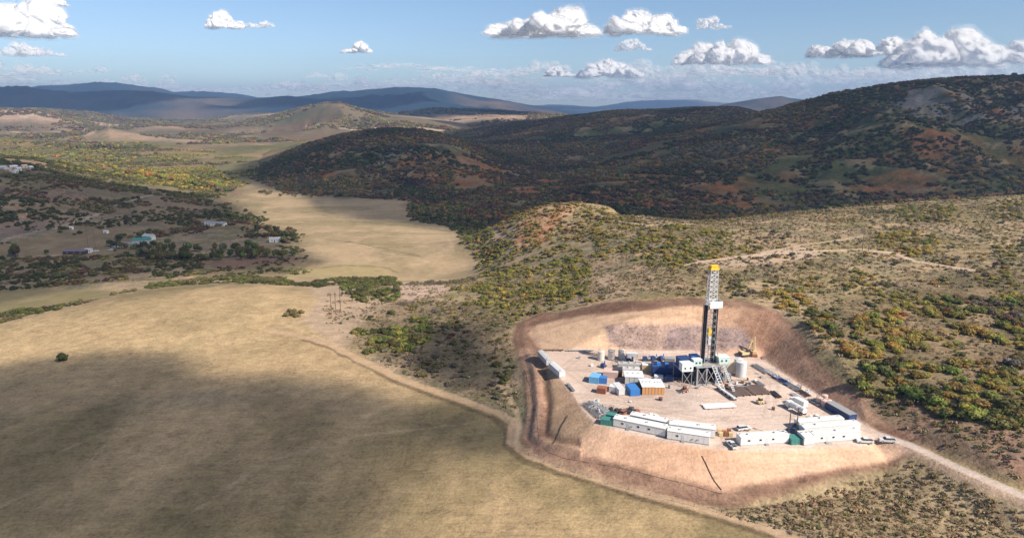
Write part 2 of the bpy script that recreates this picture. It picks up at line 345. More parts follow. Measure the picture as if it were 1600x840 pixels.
blend(field * sstep(.2, 1, np.sin(fd_ / 1.35)) * .16 * np.clip(.5 + 2 * n1, 0, 1), [.22, .16, .085], .6)
for px in [[(60,720),(200,660),(380,620),(520,600)], [(0,610),(160,580),(330,560),(470,552)], [(300,800),(420,720),(560,680),(740,660)], [(0,790),(120,740),(170,690),(200,640)]]: k = track(px, .5, soft=.9, amp=1.5); blend(k * field * .45, [.42, .31, .19], .6)
# bare rubbed ground near the timber poles
k = area([(478,450),(560,445),(600,470),(590,500),(560,520),(545,545),(500,525),(470,500),(500,470)], soft=5, amp=6); blend(k, mixc([.42, .30, .20], [.34, .25, .17], .5 + n2), .5)
k = area([(600,440),(700,436),(696,458),(640,470),(610,462)], soft=4, amp=5); blend(k, [.43, .31, .23], .5)
k = area([(905,432),(960,425),(965,452),(925,448)], soft=3, amp=3); blend(k, [.42, .30, .20], .5)
k = area([(735,352),(775,362),(832,386),(800,384),(760,370)], soft=3, amp=2); blend(k, [.42, .29, .2], .5)
k = area([(790,340),(868,313),(905,322),(880,345),(840,385),(800,378),(820,358),(770,350)], soft=4, amp=6, y1=900); blend(k, mixc([.40, .26, .16], [.34, .17, .09], .5 + 1.5 * n2), .7)
k = area([(1080,405),(1160,398),(1260,385),(1290,400),(1200,412),(1100,420)], soft=4, amp=5); blend(k, [.42, .31, .22], .5)
# brown litter under the brush right of and left of the works
k = area([(560,500),(640,470),(760,470),(805,520),(800,640),(700,606),(600,570),(540,540)], soft=6, amp=8); blend(k * .7, mixc([.21, .155, .095], [.13, .10, .06], .5 + 1.5 * n2), 1)
k = area([(1300,470),(1450,430),(1650,420),(1650,690),(1500,640),(1380,600),(1290,540)], soft=10, amp=14); blend(k * .75, mixc([.21, .15, .085], [.12, .095, .05], .5 + 1.5 * n2), 1)
k = area([(1330,628),(1450,620),(1620,690),(1620,770),(1500,722),(1400,680)], soft=3, amp=4); blend(k, mixc([.26, .155, .11], [.2, .14, .09], .5 + 1.5 * n2), 1)
sage = area([(1230,840),(1120,800),(1200,780),(1320,740),(1400,712),(1440,705),(1620,790),(1700,900),(1300,1000)], soft=3, amp=3); blend(sage, mixc([.33, .245, .145], [.25, .19, .11], .5 + n2), 1)

# earthworks
padm = (FY < 480) & (FX > -40) & (FX < 320)
pd = np.full(len(FX), 999.0); pd[padm] = poly_sd(FX[padm], FY[padm], PAD)
TOE = [(803,530),(808,505),(842,490),(890,484),(940,474),(1000,470),(1080,466),(1160,468),(1215,486),(1250,512),(1275,560),(1320,600),(1345,628),(1400,668),(1440,705),(1405,722),(1330,745),(1230,772),(1130,790),(1040,775),(940,745),(850,715),(812,690),(822,640),(818,590)]
soil = area(TOE, soft=1.5, amp=2.0, scale=14)
front = sstep(-1, 4, FX * 0 + 0)  # ones where 0
blend(soil, mixc([.175, .10, .068], [.25, .155, .105], .5 + 1.2 * n2 + n1), .7, cls=6)
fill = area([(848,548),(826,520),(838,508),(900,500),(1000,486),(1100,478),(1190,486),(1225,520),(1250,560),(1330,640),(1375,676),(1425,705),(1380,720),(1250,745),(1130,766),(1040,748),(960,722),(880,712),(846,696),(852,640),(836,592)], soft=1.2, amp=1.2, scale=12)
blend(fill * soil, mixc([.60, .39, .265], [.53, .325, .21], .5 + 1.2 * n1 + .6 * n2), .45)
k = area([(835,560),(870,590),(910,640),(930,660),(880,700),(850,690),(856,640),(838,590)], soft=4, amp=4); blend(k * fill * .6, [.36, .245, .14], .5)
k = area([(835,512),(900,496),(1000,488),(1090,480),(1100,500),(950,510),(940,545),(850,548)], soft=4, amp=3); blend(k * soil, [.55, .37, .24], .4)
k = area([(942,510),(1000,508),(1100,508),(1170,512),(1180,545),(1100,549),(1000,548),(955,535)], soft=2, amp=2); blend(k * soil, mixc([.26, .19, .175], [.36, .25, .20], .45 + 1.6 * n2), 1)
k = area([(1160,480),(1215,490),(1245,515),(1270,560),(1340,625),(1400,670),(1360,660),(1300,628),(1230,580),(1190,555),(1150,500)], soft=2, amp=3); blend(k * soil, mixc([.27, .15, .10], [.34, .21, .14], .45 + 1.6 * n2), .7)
pad = sstep(1.0, -.6, pd + .6 * n2)
blend(pad, mixc([.58, .46, .385], [.52, .395, .32], .5 + 1.3 * fbm(FX, FY, 18, 4, 61) + .5 * n1), .3)
CLS[pad > .5] = 7
k = area([(1010,560),(1110,585),(1080,640),(1020,630),(960,600)], soft=6, amp=5); blend(k * pad * .6, [.40, .32, .28], .5)
st = fbm(FX * .8 + FY * .25, FY * 1.6 - FX * .4, 9, 4, 62); blend(sstep(.1, .45, st) * pad * .45, [.36, .27, .21], .5)
for px, w_ in [([(1360,672),(1300,655),(1200,650),(1100,655),(1000,635),(930,610),(890,580)], 1.2), ([(1350,668),(1280,640),(1180,640),(1080,620),(1040,610)], 1.0), ([(1200,650),(1210,600),(1180,575),(1130,565)], 1.0), ([(990,560),(900,560),(880,575)], 1.0), ([(960,632),(1020,640),(1080,640)], .8)]:
    pts = np.array([Pz(u, v, 0)[:2] for u, v in px]); dl = np.abs(line_d(FX, FY, pts) - 1.6); blend(sstep(w_, .3, dl + .4 * n2) * pad * .35, [.36, .27, .215])
# erosion gully on the left slope, cut terraces
k = track([(852,606),(858,625),(857,650),(856,682)], .9, amp=1.2); blend(k * .75, [.14, .08, .05])
for px in [[(850,512),(940,492),(1060,482),(1160,486),(1225,520)], [(960,500),(1060,492),(1150,500),(1200,530)], [(1240,530),(1290,590),(1330,625)]]:
    k = track(px, .9, soft=1.5, amp=1.5); blend(k * .4, [.26, .155, .10])
# access road with its gravel shoulder
rdist = line_d(FX, FY, ROAD); k = sstep(5.2, 3.6, rdist + 2.2 + .5 * n2) * (FY < 320) * (FX > 60) * (pad < .5)
blend(k, mixc([.50, .41, .35], [.42, .33, .27], .5 + n2), .3); CLS[k > .5] = 8
k = sstep(6.5, 3, rdist + 1.5 * n2) * (FY < 320) * (FX > 60) * (1 - k) * (pad < .5) * (FY < np.interp(FX, ROAD[:, 0], ROAD[:, 1])); blend(k * .7, [.42, .29, .22], .6)
# tracks
k = track([(475,530),(520,545),(560,567),(620,597),(700,626),(775,655),(796,672),(790,695),(815,718),(890,743),(1000,778),(1110,808),(1200,835),(1290,870)], 1.3, soft=1.2, amp=1.2); blend(k * .8, [.12, .085, .05], .8)  # dark verge, with the shadow line beside the track painted in
for px, w_, c_, q in [
  ([(420,515),(470,525),(520,540),(560,562),(620,590),(700,618),(780,645),(805,660),(800,690),(830,712),(900,735),(1000,768),(1110,798),(1200,825),(1290,860)], 2.0, [.42, .29, .18], .9),
  ([(425,518),(480,500),(505,490)], 1.0, [.45, .33, .22], .6),
  ([(440,505),(520,535)], .8, [.47, .34, .2], .5),
  ([(760,655),(740,690),(690,730),(640,760),(600,790),(570,850)], .9, [.30, .22, .13], .4),
  ([(350,590),(320,620),(260,640)], .7, [.5, .37, .22], .5),
  ([(780,600),(806,640),(815,665),(806,690)], 1.0, [.45, .32, .21], .6),
  ([(130,343),(165,330),(195,316),(225,307),(258,303)], 3.0, [.36, .29, .22], .9),
  ([(-20,385),(40,366),(90,356),(135,342)], 3.0, [.34, .27, .2], .8),
  ([(215,371),(240,372),(262,372)], 3.0, [.38, .3, .25], .8),
  ([(1070,414),(1130,404),(1200,397),(1290,392),(1350,390),(1400,396),(1430,408),(1480,416),(1520,422)], 1.5, [.50, .37, .26], .95),
  ([(1190,395),(1260,382),(1330,372),(1350,368)], 1.2, [.45, .34, .24], .6),
  ([(1300,400),(1240,395),(1170,400)], .7, [.45, .34, .24], .6),
  ([(1205,800),(1210,830),(1240,850)], .8, [.42, .3, .2], .6),
  ([(960,345),(1010,352),(1080,350)], 1.2, [.48, .36, .25], .8)]:
    k = track(px, w_); blend(k * q, c_, .35)
    if w_ > 1.5: CLS[k > .6] = 9
# rills washed down the made slopes
_an = np.arctan2(FY - PAD[:, 1].mean(), FX - PAD[:, 0].mean()); rl = vnoise(_an * 75, pd * .05 + 3, 91) + .6 * vnoise(_an * 170, pd * .08, 92)
rlm = soil * sstep(.5, 3, pd) * (pd < 60); blend(sstep(.25, .9, rl) * rlm * np.where(FX > 20, .16, .3), [.25, .15, .10], .6); blend(sstep(.25, .9, -rl) * rlm * .12, [.56, .38, .26], .5)
# berm crest and ditch floor
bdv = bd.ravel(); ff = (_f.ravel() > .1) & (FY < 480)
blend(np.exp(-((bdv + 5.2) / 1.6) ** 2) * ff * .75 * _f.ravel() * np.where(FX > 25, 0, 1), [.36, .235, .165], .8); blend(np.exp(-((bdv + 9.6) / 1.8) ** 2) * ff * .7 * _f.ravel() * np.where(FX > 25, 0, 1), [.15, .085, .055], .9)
# bench track inside the toe
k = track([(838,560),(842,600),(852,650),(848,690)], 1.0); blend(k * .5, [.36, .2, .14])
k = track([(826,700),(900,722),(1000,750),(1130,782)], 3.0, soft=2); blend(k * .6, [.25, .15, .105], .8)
# pale quarry scars and roads on the far plain
for px, w_, c_ in [([(-50,205),(30,207),(90,206),(140,211),(165,200),(185,195)], 14, [.42,.30,.20]), ([(40,182),(90,180),(150,183),(180,190)], 16, [.5,.37,.27]), ([(480,196),(530,200),(560,204)], 10, [.5,.38,.28]),
                   ([(600,238),(640,236),(650,242)], 5, [.33,.28,.22]), ([(590,200),(700,205),(720,208)], 22, [.5,.4,.28])]:
    k = track(px, w_, soft=w_, amp=w_ * .8, y0=1500); blend(k * .8, c_, .4)
for px, c_ in [([(1380,150),(1480,145),(1560,160),(1600,170),(1600,190),(1500,190),(1400,185),(1360,175)], [.20,.185,.17]), ([(610,228),(650,228),(660,240),(625,245)], [.22,.18,.14]),
               ([(1240,175),(1310,168),(1315,185),(1270,195)], [.20,.08,.03]), ([(1360,225),(1480,215),(1500,235),(1420,250),(1350,240)], [.17,.07,.03]), ([(950,215),(1060,205),(1100,220),(980,240)], [.15,.07,.05]),
               ([(1150,280),(1230,275),(1250,300),(1180,310)], [.17,.08,.03])]:
    k = area(px, soft=40, amp=60, scale=70, y0=1000); blend(k * np.clip(.5 + 1.6 * nc, 0, 1), c_, .9)

C = np.clip(C, .01, .9)
# ------------------------------------------------------------------ land meshes: one sheet cut along what each stretch is
NAMES = [('ground', 'scrub covered bench around the works'), ('valley_ground', ''), ('dark_hills', ''), ('distant_mountains', ''), ('meadow', ''), ('grass_field', ''), ('earth_bank', ''), ('well_pad', ''), ('access_road', ''), ('dirt_track', '')]
q = (np.arange(NR - 1)[:, None] * NC + np.arange(NC - 1)[None, :]).ravel()
quads = np.c_[q, q + 1, q + NC + 1, q + NC]
qc = np.median(CLS[quads], axis=1).round().astype(int)
pos = np.c_[FX, FY, FZ]
def land(name, f):
    used, inv = np.unique(f.ravel(), return_inverse=True)
    me = bpy.data.meshes.new(name); nf = len(f)
    me.vertices.add(len(used)); me.vertices.foreach_set('co', pos[used].astype(np.float32).ravel())
    me.loops.add(nf * 4); me.loops.foreach_set('vertex_index', inv.astype(np.int32).ravel())
    me.polygons.add(nf); me.polygons.foreach_set('loop_start', np.arange(0, nf * 4, 4, dtype=np.int32)); me.polygons.foreach_set('loop_total', np.full(nf, 4, np.int32))
    me.update(calc_edges=True)
    me.polygons.foreach_set('use_smooth', np.ones(nf, bool))
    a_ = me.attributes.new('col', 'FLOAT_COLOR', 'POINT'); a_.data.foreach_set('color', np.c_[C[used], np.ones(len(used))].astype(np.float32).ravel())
    a_ = me.attributes.new('rough', 'FLOAT', 'POINT'); a_.data.foreach_set('value', RO[used].astype(np.float32))
    return tag(mesh_obj(name, me, TERR), kind='structure')
for i, (nm, _) in enumerate(NAMES):
    f = quads[qc == i]
    if len(f): land(nm, f)
print('land built')

# ------------------------------------------------------------------ clouds
def cloud_material(name, dens, soft):
    m, nt, b = newmat(name); L = nt.links.new
    nt.nodes.remove(b); out = nt.nodes['Material Output']
    df = N(nt, 'ShaderNodeBsdfDiffuse'); df.inputs['Color'].default_value = (.99, .985, .98, 1)
    tl = N(nt, 'ShaderNodeBsdfTranslucent'); tl.inputs['Color'].default_value = (.99, .985, .98, 1)
    mx = N(nt, 'ShaderNodeMixShader'); mx.inputs[0].default_value = .5; L(df.outputs[0], mx.inputs[1]); L(tl.outputs[0], mx.inputs[2])
    gn = N(nt, 'ShaderNodeNewGeometry'); va = N(nt, 'ShaderNodeVectorMath', operation='MULTIPLY_ADD'); L(gn.outputs['Normal'], va.inputs[0]); va.inputs[1].default_value = (.55, .55, .55); va.inputs[2].default_value = (.15, -.15, .38)
    vn = N(nt, 'ShaderNodeVectorMath', operation='NORMALIZE'); L(va.outputs[0], vn.inputs[0]); L(vn.outputs[0], df.inputs['Normal'])
    tr = N(nt, 'ShaderNodeBsdfTransparent')
    lw = N(nt, 'ShaderNodeLayerWeight', i_Blend=.5)          # facing: 0 head-on, 1 at the rim
    tc = N(nt, 'ShaderNodeTexCoord'); nz = N(nt, 'ShaderNodeTexNoise', i_Scale=9.0, i_Detail=5.0, i_Roughness=.6); L(tc.outputs['Generated'], nz.inputs['Vector'])
    iv = N(nt, 'ShaderNodeMath', operation='SUBTRACT'); iv.inputs[0].default_value = 1.0; L(lw.outputs['Facing'], iv.inputs[1])
    ad = N(nt, 'ShaderNodeMath', operation='MULTIPLY_ADD'); L(nz.outputs['Fac'], ad.inputs[0]); ad.inputs[1].default_value = 1.3; ad.inputs[2].default_value = -.68
    sm = N(nt, 'ShaderNodeMath', operation='ADD'); L(iv.outputs[0], sm.inputs[0]); L(ad.outputs[0], sm.inputs[1])
    mr = N(nt, 'ShaderNodeMapRange', interpolation_type='SMOOTHSTEP'); L(sm.outputs[0], mr.inputs['Value'])
    mr.inputs['From Min'].default_value = .02; mr.inputs['From Max'].default_value = soft; mr.inputs['To Max'].default_value = dens
    m2 = N(nt, 'ShaderNodeMixShader'); L(mr.outputs[0], m2.inputs[0]); L(tr.outputs[0], m2.inputs[1]); L(mx.outputs[0], m2.inputs[2]); L(m2.outputs[0], out.inputs['Surface'])
    return m
CLM = cloud_material('cloud_white', .97, .7); CLT = cloud_material('cloud_thin', .55, 1.1); CLB = cloud_material('cloud_far_bank', .42, 1.5); CLH = cloud_material('cloud_deck', .8, .9)
CLW = cloud_material('cloud_mist', .28, 1.5)
CLS2 = cloud_material('cloud_shreds', .55, 1.0)
def noise3(p, s):   # cheap 3D noise
    return (vnoise(p[:, 0] + p[:, 2] * .37, p[:, 1] - p[:, 2] * .61, s) + vnoise(p[:, 1] + 31.7, p[:, 2] * 1.1 + p[:, 0] * .43, s + 5) + vnoise(p[:, 2] + 11.3, p[:, 0] * .9 + p[:, 1] * .3, s + 9)) * .6
def cloud(loc, W, D, Hh, mat, seed, label=None, cat=None, group=None, kind=None, tops=None, name='cloud', flat=.12, vox=26):
    rs = random.Random(seed); bm = bmesh.new()
    nS = 26
    for i in range(nS):
        t = rs.uniform(-1, 1); e = math.sqrt(max(0, 1 - t * t)) ** .7
        hp = (np.interp(t, *tops) if tops else .55 + .45 * math.sin(t * 3 + seed)) * max(e, .25)
        r = Hh * rs.uniform(.22, .38) * (.55 + .6 * hp)
        x = t * W / 2 * .88; y = rs.uniform(-1, 1) * D / 2 * e * .8; z = r * .45 + rs.random() ** .8 * max(0, Hh * hp - r * 1.2)
        mt_ = Matrix.Translation((x, y, z)) @ Matrix.Diagonal((rs.uniform(1.1, 1.7) * max(1, W / Hh * .16), 1.2 * max(1, D / Hh * .2), 1, 1))
        bmesh.ops.create_icosphere(bm, subdivisions=2, radius=r, matrix=mt_)
    me = bpy.data.meshes.new(name); bm.to_mesh(me); bm.free()
    o = bpy.data.objects.new('tmp', me); COL.objects.link(o)
    md = o.modifiers.new('r', 'REMESH'); md.mode = 'VOXEL'; md.voxel_size = Hh / vox * max(1, W / Hh / 5); md.use_smooth_shade = True
    dg = bpy.context.evaluated_depsgraph_get(); me2 = bpy.data.meshes.new_from_object(o.evaluated_get(dg)); me2.name = name
    bpy.data.objects.remove(o); bpy.data.meshes.remove(me)
    nv = len(me2.vertices); co = np.empty(nv * 3, np.float32); me2.vertices.foreach_get('co', co); co = co.reshape(-1, 3).astype(float)
    no = np.empty(nv * 3, np.float32); me2.vertices.foreach_get('normal', no); no = no.reshape(-1, 3)
    p = co / Hh; d = .20 * noise3(p * 2.3, seed) + .08 * noise3(p * 6.3, seed + 3) + .035 * noise3(p * 15, seed + 6)
    co = co + no * (d * Hh * .62)[:, None]
    co[:, 2] = np.where(co[:, 2] < Hh * flat, Hh * flat + (co[:, 2] - Hh * flat) * .3, co[:, 2])
    me2.vertices.foreach_set('co', co.astype(np.float32).ravel()); me2.polygons.foreach_set('use_smooth', np.ones(len(me2.polygons), bool)); me2.update()
    me2.materials.clear()
    ob = mesh_obj(name, me2, mat); ob.location = loc; tag(ob, label, cat, group, kind)
    if label:
        mi = bpy.data.objects.new('mist_edge', me2.copy()); mi.data.materials.clear(); mi.data.materials.append(CLW); COL.objects.link(mi); mi.parent = ob; mi.scale = (1.07, 1.07, 1.2); mi.location = (0, 0, -Hh * .08); mj = mi.copy(); COL.objects.link(mj); mj.parent = ob; mj.scale = (1.03, 1.03, 1.08); mj.location = (0, 0, -Hh * .03)
    return ob
def sky_cloud(u, v, wpx, hpx, Y, seed, mat=None, depth=.7, **k):
    """base centre seen at (u, v + h/2), sizes in photo pixels at distance Y"""
    X, Yw, Z = PY(u, v + hpx / 2, Y); sc_ = Y / FPX
    return cloud((X, Yw, Z), wpx * sc_, wpx * sc_ * depth, hpx * sc_ * 1.05, mat or CLM, seed, **k)
g_ = 'fair weather clouds in the blue sky'
SKY = [
 (848,38,164,46,12000,1,'largest lone white cumulus cloud high over the middle hills',([-1,-.8,-.5,-.1,.2,.5,.7,1],[.5,.55,.6,.8,.75,1,1,.5])),
 (1004,38,108,42,13000,2,'two humped white cloud just right of the largest lone cloud',([-1,-.5,-.2,0,.3,.6,1],[.4,.8,1,.7,.5,.8,.5])),
 (1117,36,46,20,13000,3,'small thin cloud puff high over the derrick',None),
 (352,34,48,26,13000,4,'small cloud puff with a raised left hump in the clear left sky',([-1,-.3,.2,1],[.5,1,.6,.3])),
 (406,37,44,12,13000,5,'flat wisp of cloud beside the small humped puff',None),
 (556,75,44,18,18000,6,'tiny cloud puff alone over the long blue mountain',None),
 (50,32,118,62,11000,7,'big bright cumulus cloud in the top left corner',([-1,-.6,-.2,.2,.6,1],[.8,1,.7,.95,.7,.3])),
 (85,3,44,14,15000,8,'cloud scrap cut by the top edge of the sky',None),
 (55,78,90,22,15000,9,'pale flat cloud under the big corner cumulus',None),
 (1265,82,0,0,0,0,None,None),
 (1310,74,90,36,17000,10,'grey bottomed cloud left of the long bright cloud bank',([-1,-.6,0,.5,1],[.5,.8,.7,.6,.9])),
 (1365,70,60,40,16500,11,'bright rounded cloud knob left of the long bank',None),
 (1490,80,205,58,16000,12,'long bright topped cloud bank above the dark hill',([-1,-.7,-.3,0,.2,.5,.8,1],[.6,1,.95,.85,.8,1,.9,.4])),
 (1130,84,140,40,18000,13,'wide white cloud over the left end of the dark ridge',([-1,-.6,-.2,.3,1],[.6,1,.7,.8,.6])),
 (985,72,60,16,18000,14,'narrow cloud streak under the two humped cloud',None),
 (958,108,100,32,22000,15,'rounded cloud low over the lit far ridges',([-1,-.3,.2,1],[.5,1,.8,.4])),
 (880,112,60,18,24000,16,'small low cloud left of the rounded low cloud',None),
]
for u, v, a_, b_, Y, sd, lb, tp in SKY:
    if lb: sky_cloud(u, v, a_, b_, Y, sd, label=lb, cat='cloud', group=g_, tops=tp, mat=(CLT if sd in (3, 5, 9, 14) else CLM))
bank = [(20,102,120,22),(70,110,60,16),(0,118,90,20),(145,108,30,12),(195,122,56,14),(262,126,30,14),(300,138,80,14),(60,126,160,14),(230,142,100,10),(440,136,90,14),(490,116,28,12),(528,120,24,12),(570,128,50,12),
        (680,118,40,10),(740,140,120,12),(800,128,70,12),(850,146,120,14),(920,136,110,14),(1000,122,90,24),(1060,128,100,22),(1110,118,110,22),(1180,128,110,24),(1060,146,160,16),(960,152,140,12),(1160,148,140,16),(1250,118,90,26),(1270,138,120,20),(1320,106,120,26),
        (1360,122,110,20),(1420,106,110,26),(1500,112,140,22),(1580,104,90,24),(1600,96,60,20),(1230,100,50,14),(640,130,60,8),(700,150,90,8)]
_r = random.Random(77)
for i in range(40): u_ = _r.uniform(640, 1600); bank.append((u_, _r.uniform(100, 150), _r.uniform(90, 190), _r.uniform(8, 20)))
for i in range(22): u_ = _r.uniform(-20, 640); bank.append((u_, _r.uniform(112 if u_ < 150 else 130, 150), _r.uniform(60, 160), _r.uniform(7, 13)))
for i, (u, v, a_, b_) in enumerate(bank):
    sky_cloud(u, v, a_ * 1.35, b_ * 1.25, 26000 + (i % 5) * 900, 40 + i, mat=CLB, name='cloud_bank', kind='stuff', vox=16)

# clouds overhead, out of the picture: their shade lies on the land where the photograph has it
def deck_material(name, dmax, nscale):
    m, nt, b = newmat(name); L = nt.links.new
    nt.nodes.remove(b); out = nt.nodes['Material Output']
    df = N(nt, 'ShaderNodeBsdfDiffuse'); df.inputs['Color'].default_value = (.99, .985, .98, 1)
    tl = N(nt, 'ShaderNodeBsdfTranslucent'); tl.inputs['Color'].default_value = (.5, .5, .5, 1)
    mx = N(nt, 'ShaderNodeMixShader'); mx.inputs[0].default_value = .25; L(df.outputs[0], mx.inputs[1]); L(tl.outputs[0], mx.inputs[2])
    tr = N(nt, 'ShaderNodeBsdfTransparent'); at = N(nt, 'ShaderNodeAttribute', attribute_name='dens')
    geo = N(nt, 'ShaderNodeNewGeometry'); nz = N(nt, 'ShaderNodeTexNoise', i_Scale=nscale, i_Detail=4.0, i_Roughness=.6); L(geo.outputs['Position'], nz.inputs['Vector'])
    a = N(nt, 'ShaderNodeMath', operation='MULTIPLY_ADD'); L(nz.outputs['Fac'], a.inputs[0]); a.inputs[1].default_value = .9; a.inputs[2].default_value = -.45
    b2 = N(nt, 'ShaderNodeMath', operation='ADD'); L(at.outputs['Fac'], b2.inputs[0]); L(a.outputs[0], b2.inputs[1])
    mr = N(nt, 'ShaderNodeMapRange', interpolation_type='SMOOTHSTEP'); L(b2.outputs[0], mr.inputs['Value'])
    mr.inputs['From Min'].default_value = .05; mr.inputs['From Max'].default_value = .95; mr.inputs['To Max'].default_value = dmax
    m2 = N(nt, 'ShaderNodeMixShader'); L(mr.outputs[0], m2.inputs[0]); L(tr.outputs[0], m2.inputs[1]); L(mx.outputs[0], m2.inputs[2]); L(m2.outputs[0], out.inputs['Surface'])
    return m
def deck(poly, z0, alt, soft, step, mat, seed, thick, wob_=.5):
    """a flat broken cloud whose rim thins out; poly: where its shade falls on land lying near height z0"""
    t = (alt - z0) / SUN.z; poly = np.array(poly, float)
    x0, y0 = poly.min(0) - soft * 1.5; x1, y1 = poly.max(0) + soft * 1.5
    xs = np.arange(x0, x1 + step, step); ys = np.arange(y0, y1 + step, step); X, Y = np.meshgrid(xs, ys)
    d = -poly_sd(X, Y, poly) + soft * wob_ * 1.6 * fbm(X, Y, soft * 4, 4, seed)
    de = sstep(-soft * .5, soft, d); th = thick * sstep(-soft, soft * 3, d)
    top = alt + th * (.7 + .5 * fbm(X, Y, soft * 1.5, 4, seed + 9)); bot = alt - th * (.12 + .35 * (fbm(X, Y, soft * 1.2, 4, seed + 19) + .4).clip(0, 1))
    ny, nx = X.shape; idx = np.arange(ny * nx).reshape(ny, nx)
    keep = (de[:-1, :-1] + de[1:, :-1] + de[:-1, 1:] + de[1:, 1:]) > 1e-4
    a, b, c, d4 = idx[:-1, :-1][keep], idx[:-1, 1:][keep], idx[1:, 1:][keep], idx[1:, :-1][keep]
    q1 = np.c_[a, b, c, d4]; q2 = np.c_[d4, c, b, a] + ny * nx
    V = np.r_[np.c_[X.ravel(), Y.ravel(), top.ravel()], np.c_[X.ravel(), Y.ravel(), bot.ravel()]] + np.array([SUN.x * t, SUN.y * t, 0])
    F = np.r_[q1, q2]; used, inv = np.unique(F.ravel(), return_inverse=True)
    me = bpy.data.meshes.new('overhead_cloud'); me.from_pydata(V[used].tolist(), [], inv.reshape(-1, 4).tolist())
    at = me.attributes.new('dens', 'FLOAT', 'POINT'); at.data.foreach_set('value', np.r_[de.ravel(), de.ravel()][used].astype(np.float32))
    me.polygons.foreach_set('use_smooth', np.ones(len(me.polygons), bool))
    return tag(mesh_obj('overhead_cloud', me, mat), kind='stuff')
DK = deck_material('cloud_deck', .52, .0035); DV = deck_material('cloud_deck_broken', .5, .006); DT = deck_material('cloud_veil', .54, .012); DF = deck_material('cloud_far', .85, .0012)
fg = GP([(-150,600),(60,575),(200,572),(330,560),(520,560),(640,600),(740,650),(770,690),(680,700),(640,740),(640,800),(540,900),(200,900),(-150,900)])
deck(fg, -12, 1000, 26, 12, DT, 301, 60, 1.0)
fg = GP([(690,510),(750,505),(795,540),(800,600),(740,625),(660,595),(640,560)])
deck(fg, -8, 1000, 12, 8, DT, 306, 40)
vl = GP([(-150,236),(0,247),(60,256),(180,287),(330,302),(375,318),(410,350),(470,362),(490,395),(560,404),(440,428),(300,432),(100,452),(-150,500)])
deck(vl, -30, 1300, 34, 22, DV, 302, 120, .5)
hills = GP([(640,356),(560,350),(535,330),(520,312),(440,302),(385,280),(395,262),(440,241)]).tolist() + [(-470,2300),(-300,3200),(-100,3500),(-550,4300),(600,4600),(2600,4600),(4200,3600),(4200,800),(1400,600),(700,690),(420,760),(250,800),(150,815),(30,790),(-20,800),(-70,850)]
deck(hills, 10, 1500, 45, 45, DK, 303, 200, .3)
for i, p_ in enumerate([[(-8500,6900),(-5200,6600),(-3600,6900),(-3300,8300),(-5000,8800),(-8500,8900)], [(-3000,6800),(-1500,6900),(-600,8200),(-1200,8900),(-2600,8900)],
                        [(-1200,4800),(-300,4700),(100,5000),(500,5900),(-200,5700),(-900,5300)]]):
    deck(p_, 200, 1600, 220, 130, DF, 310 + i, 300, .6)

# ------------------------------------------------------------------ plants
def leaf_material(name, translucency=.45, vary=.5):
    m, nt, b = newmat(name); L = nt.links.new
    b.inputs['Roughness'].default_value = .7; b.inputs['Specular IOR Level'].default_value = .15
    at = N(nt, 'ShaderNodeAttribute', attribute_name='tint', attribute_type='INSTANCER')
    oi = N(nt, 'ShaderNodeObjectInfo'); geo = N(nt, 'ShaderNodeNewGeometry')
    nz = N(nt, 'ShaderNodeTexNoise', i_Scale=.7, i_Detail=3.0); L(geo.outputs['Position'], nz.inputs['Vector'])
    ri = N(nt, 'ShaderNodeMath', operation='MULTIPLY_ADD'); L(geo.outputs['Random Per Island'], ri.inputs[0]); ri.inputs[1].default_value = .7; ri.inputs[2].default_value = .2
    ad = N(nt, 'ShaderNodeMath', operation='MULTIPLY_ADD'); L(nz.outputs['Fac'], ad.inputs[0]); ad.inputs[1].default_value = .9; L(ri.outputs[0], ad.inputs[2])
    sc_ = N(nt, 'ShaderNodeVectorMath', operation='SCALE'); L(at.outputs['Color'], sc_.inputs[0]); L(ad.outputs[0], sc_.inputs['Scale'])
    L(sc_.outputs[0], b.inputs['Base Color'])
    tl = N(nt, 'ShaderNodeBsdfTranslucent'); L(sc_.outputs[0], tl.inputs['Color'])
    mx = N(nt, 'ShaderNodeMixShader'); mx.inputs[0].default_value = translucency; L(b.outputs[0], mx.inputs[1]); L(tl.outputs[0], mx.inputs[2])
    L(mx.outputs[0], nt.nodes['Material Output'].inputs['Surface']); return m
LEAF = leaf_material('leaves')
BARK, _nt, _b = newmat('bark'); _b.inputs['Base Color'].default_value = (.11, .08, .06, 1); _b.inputs['Roughness'].default_value = .9

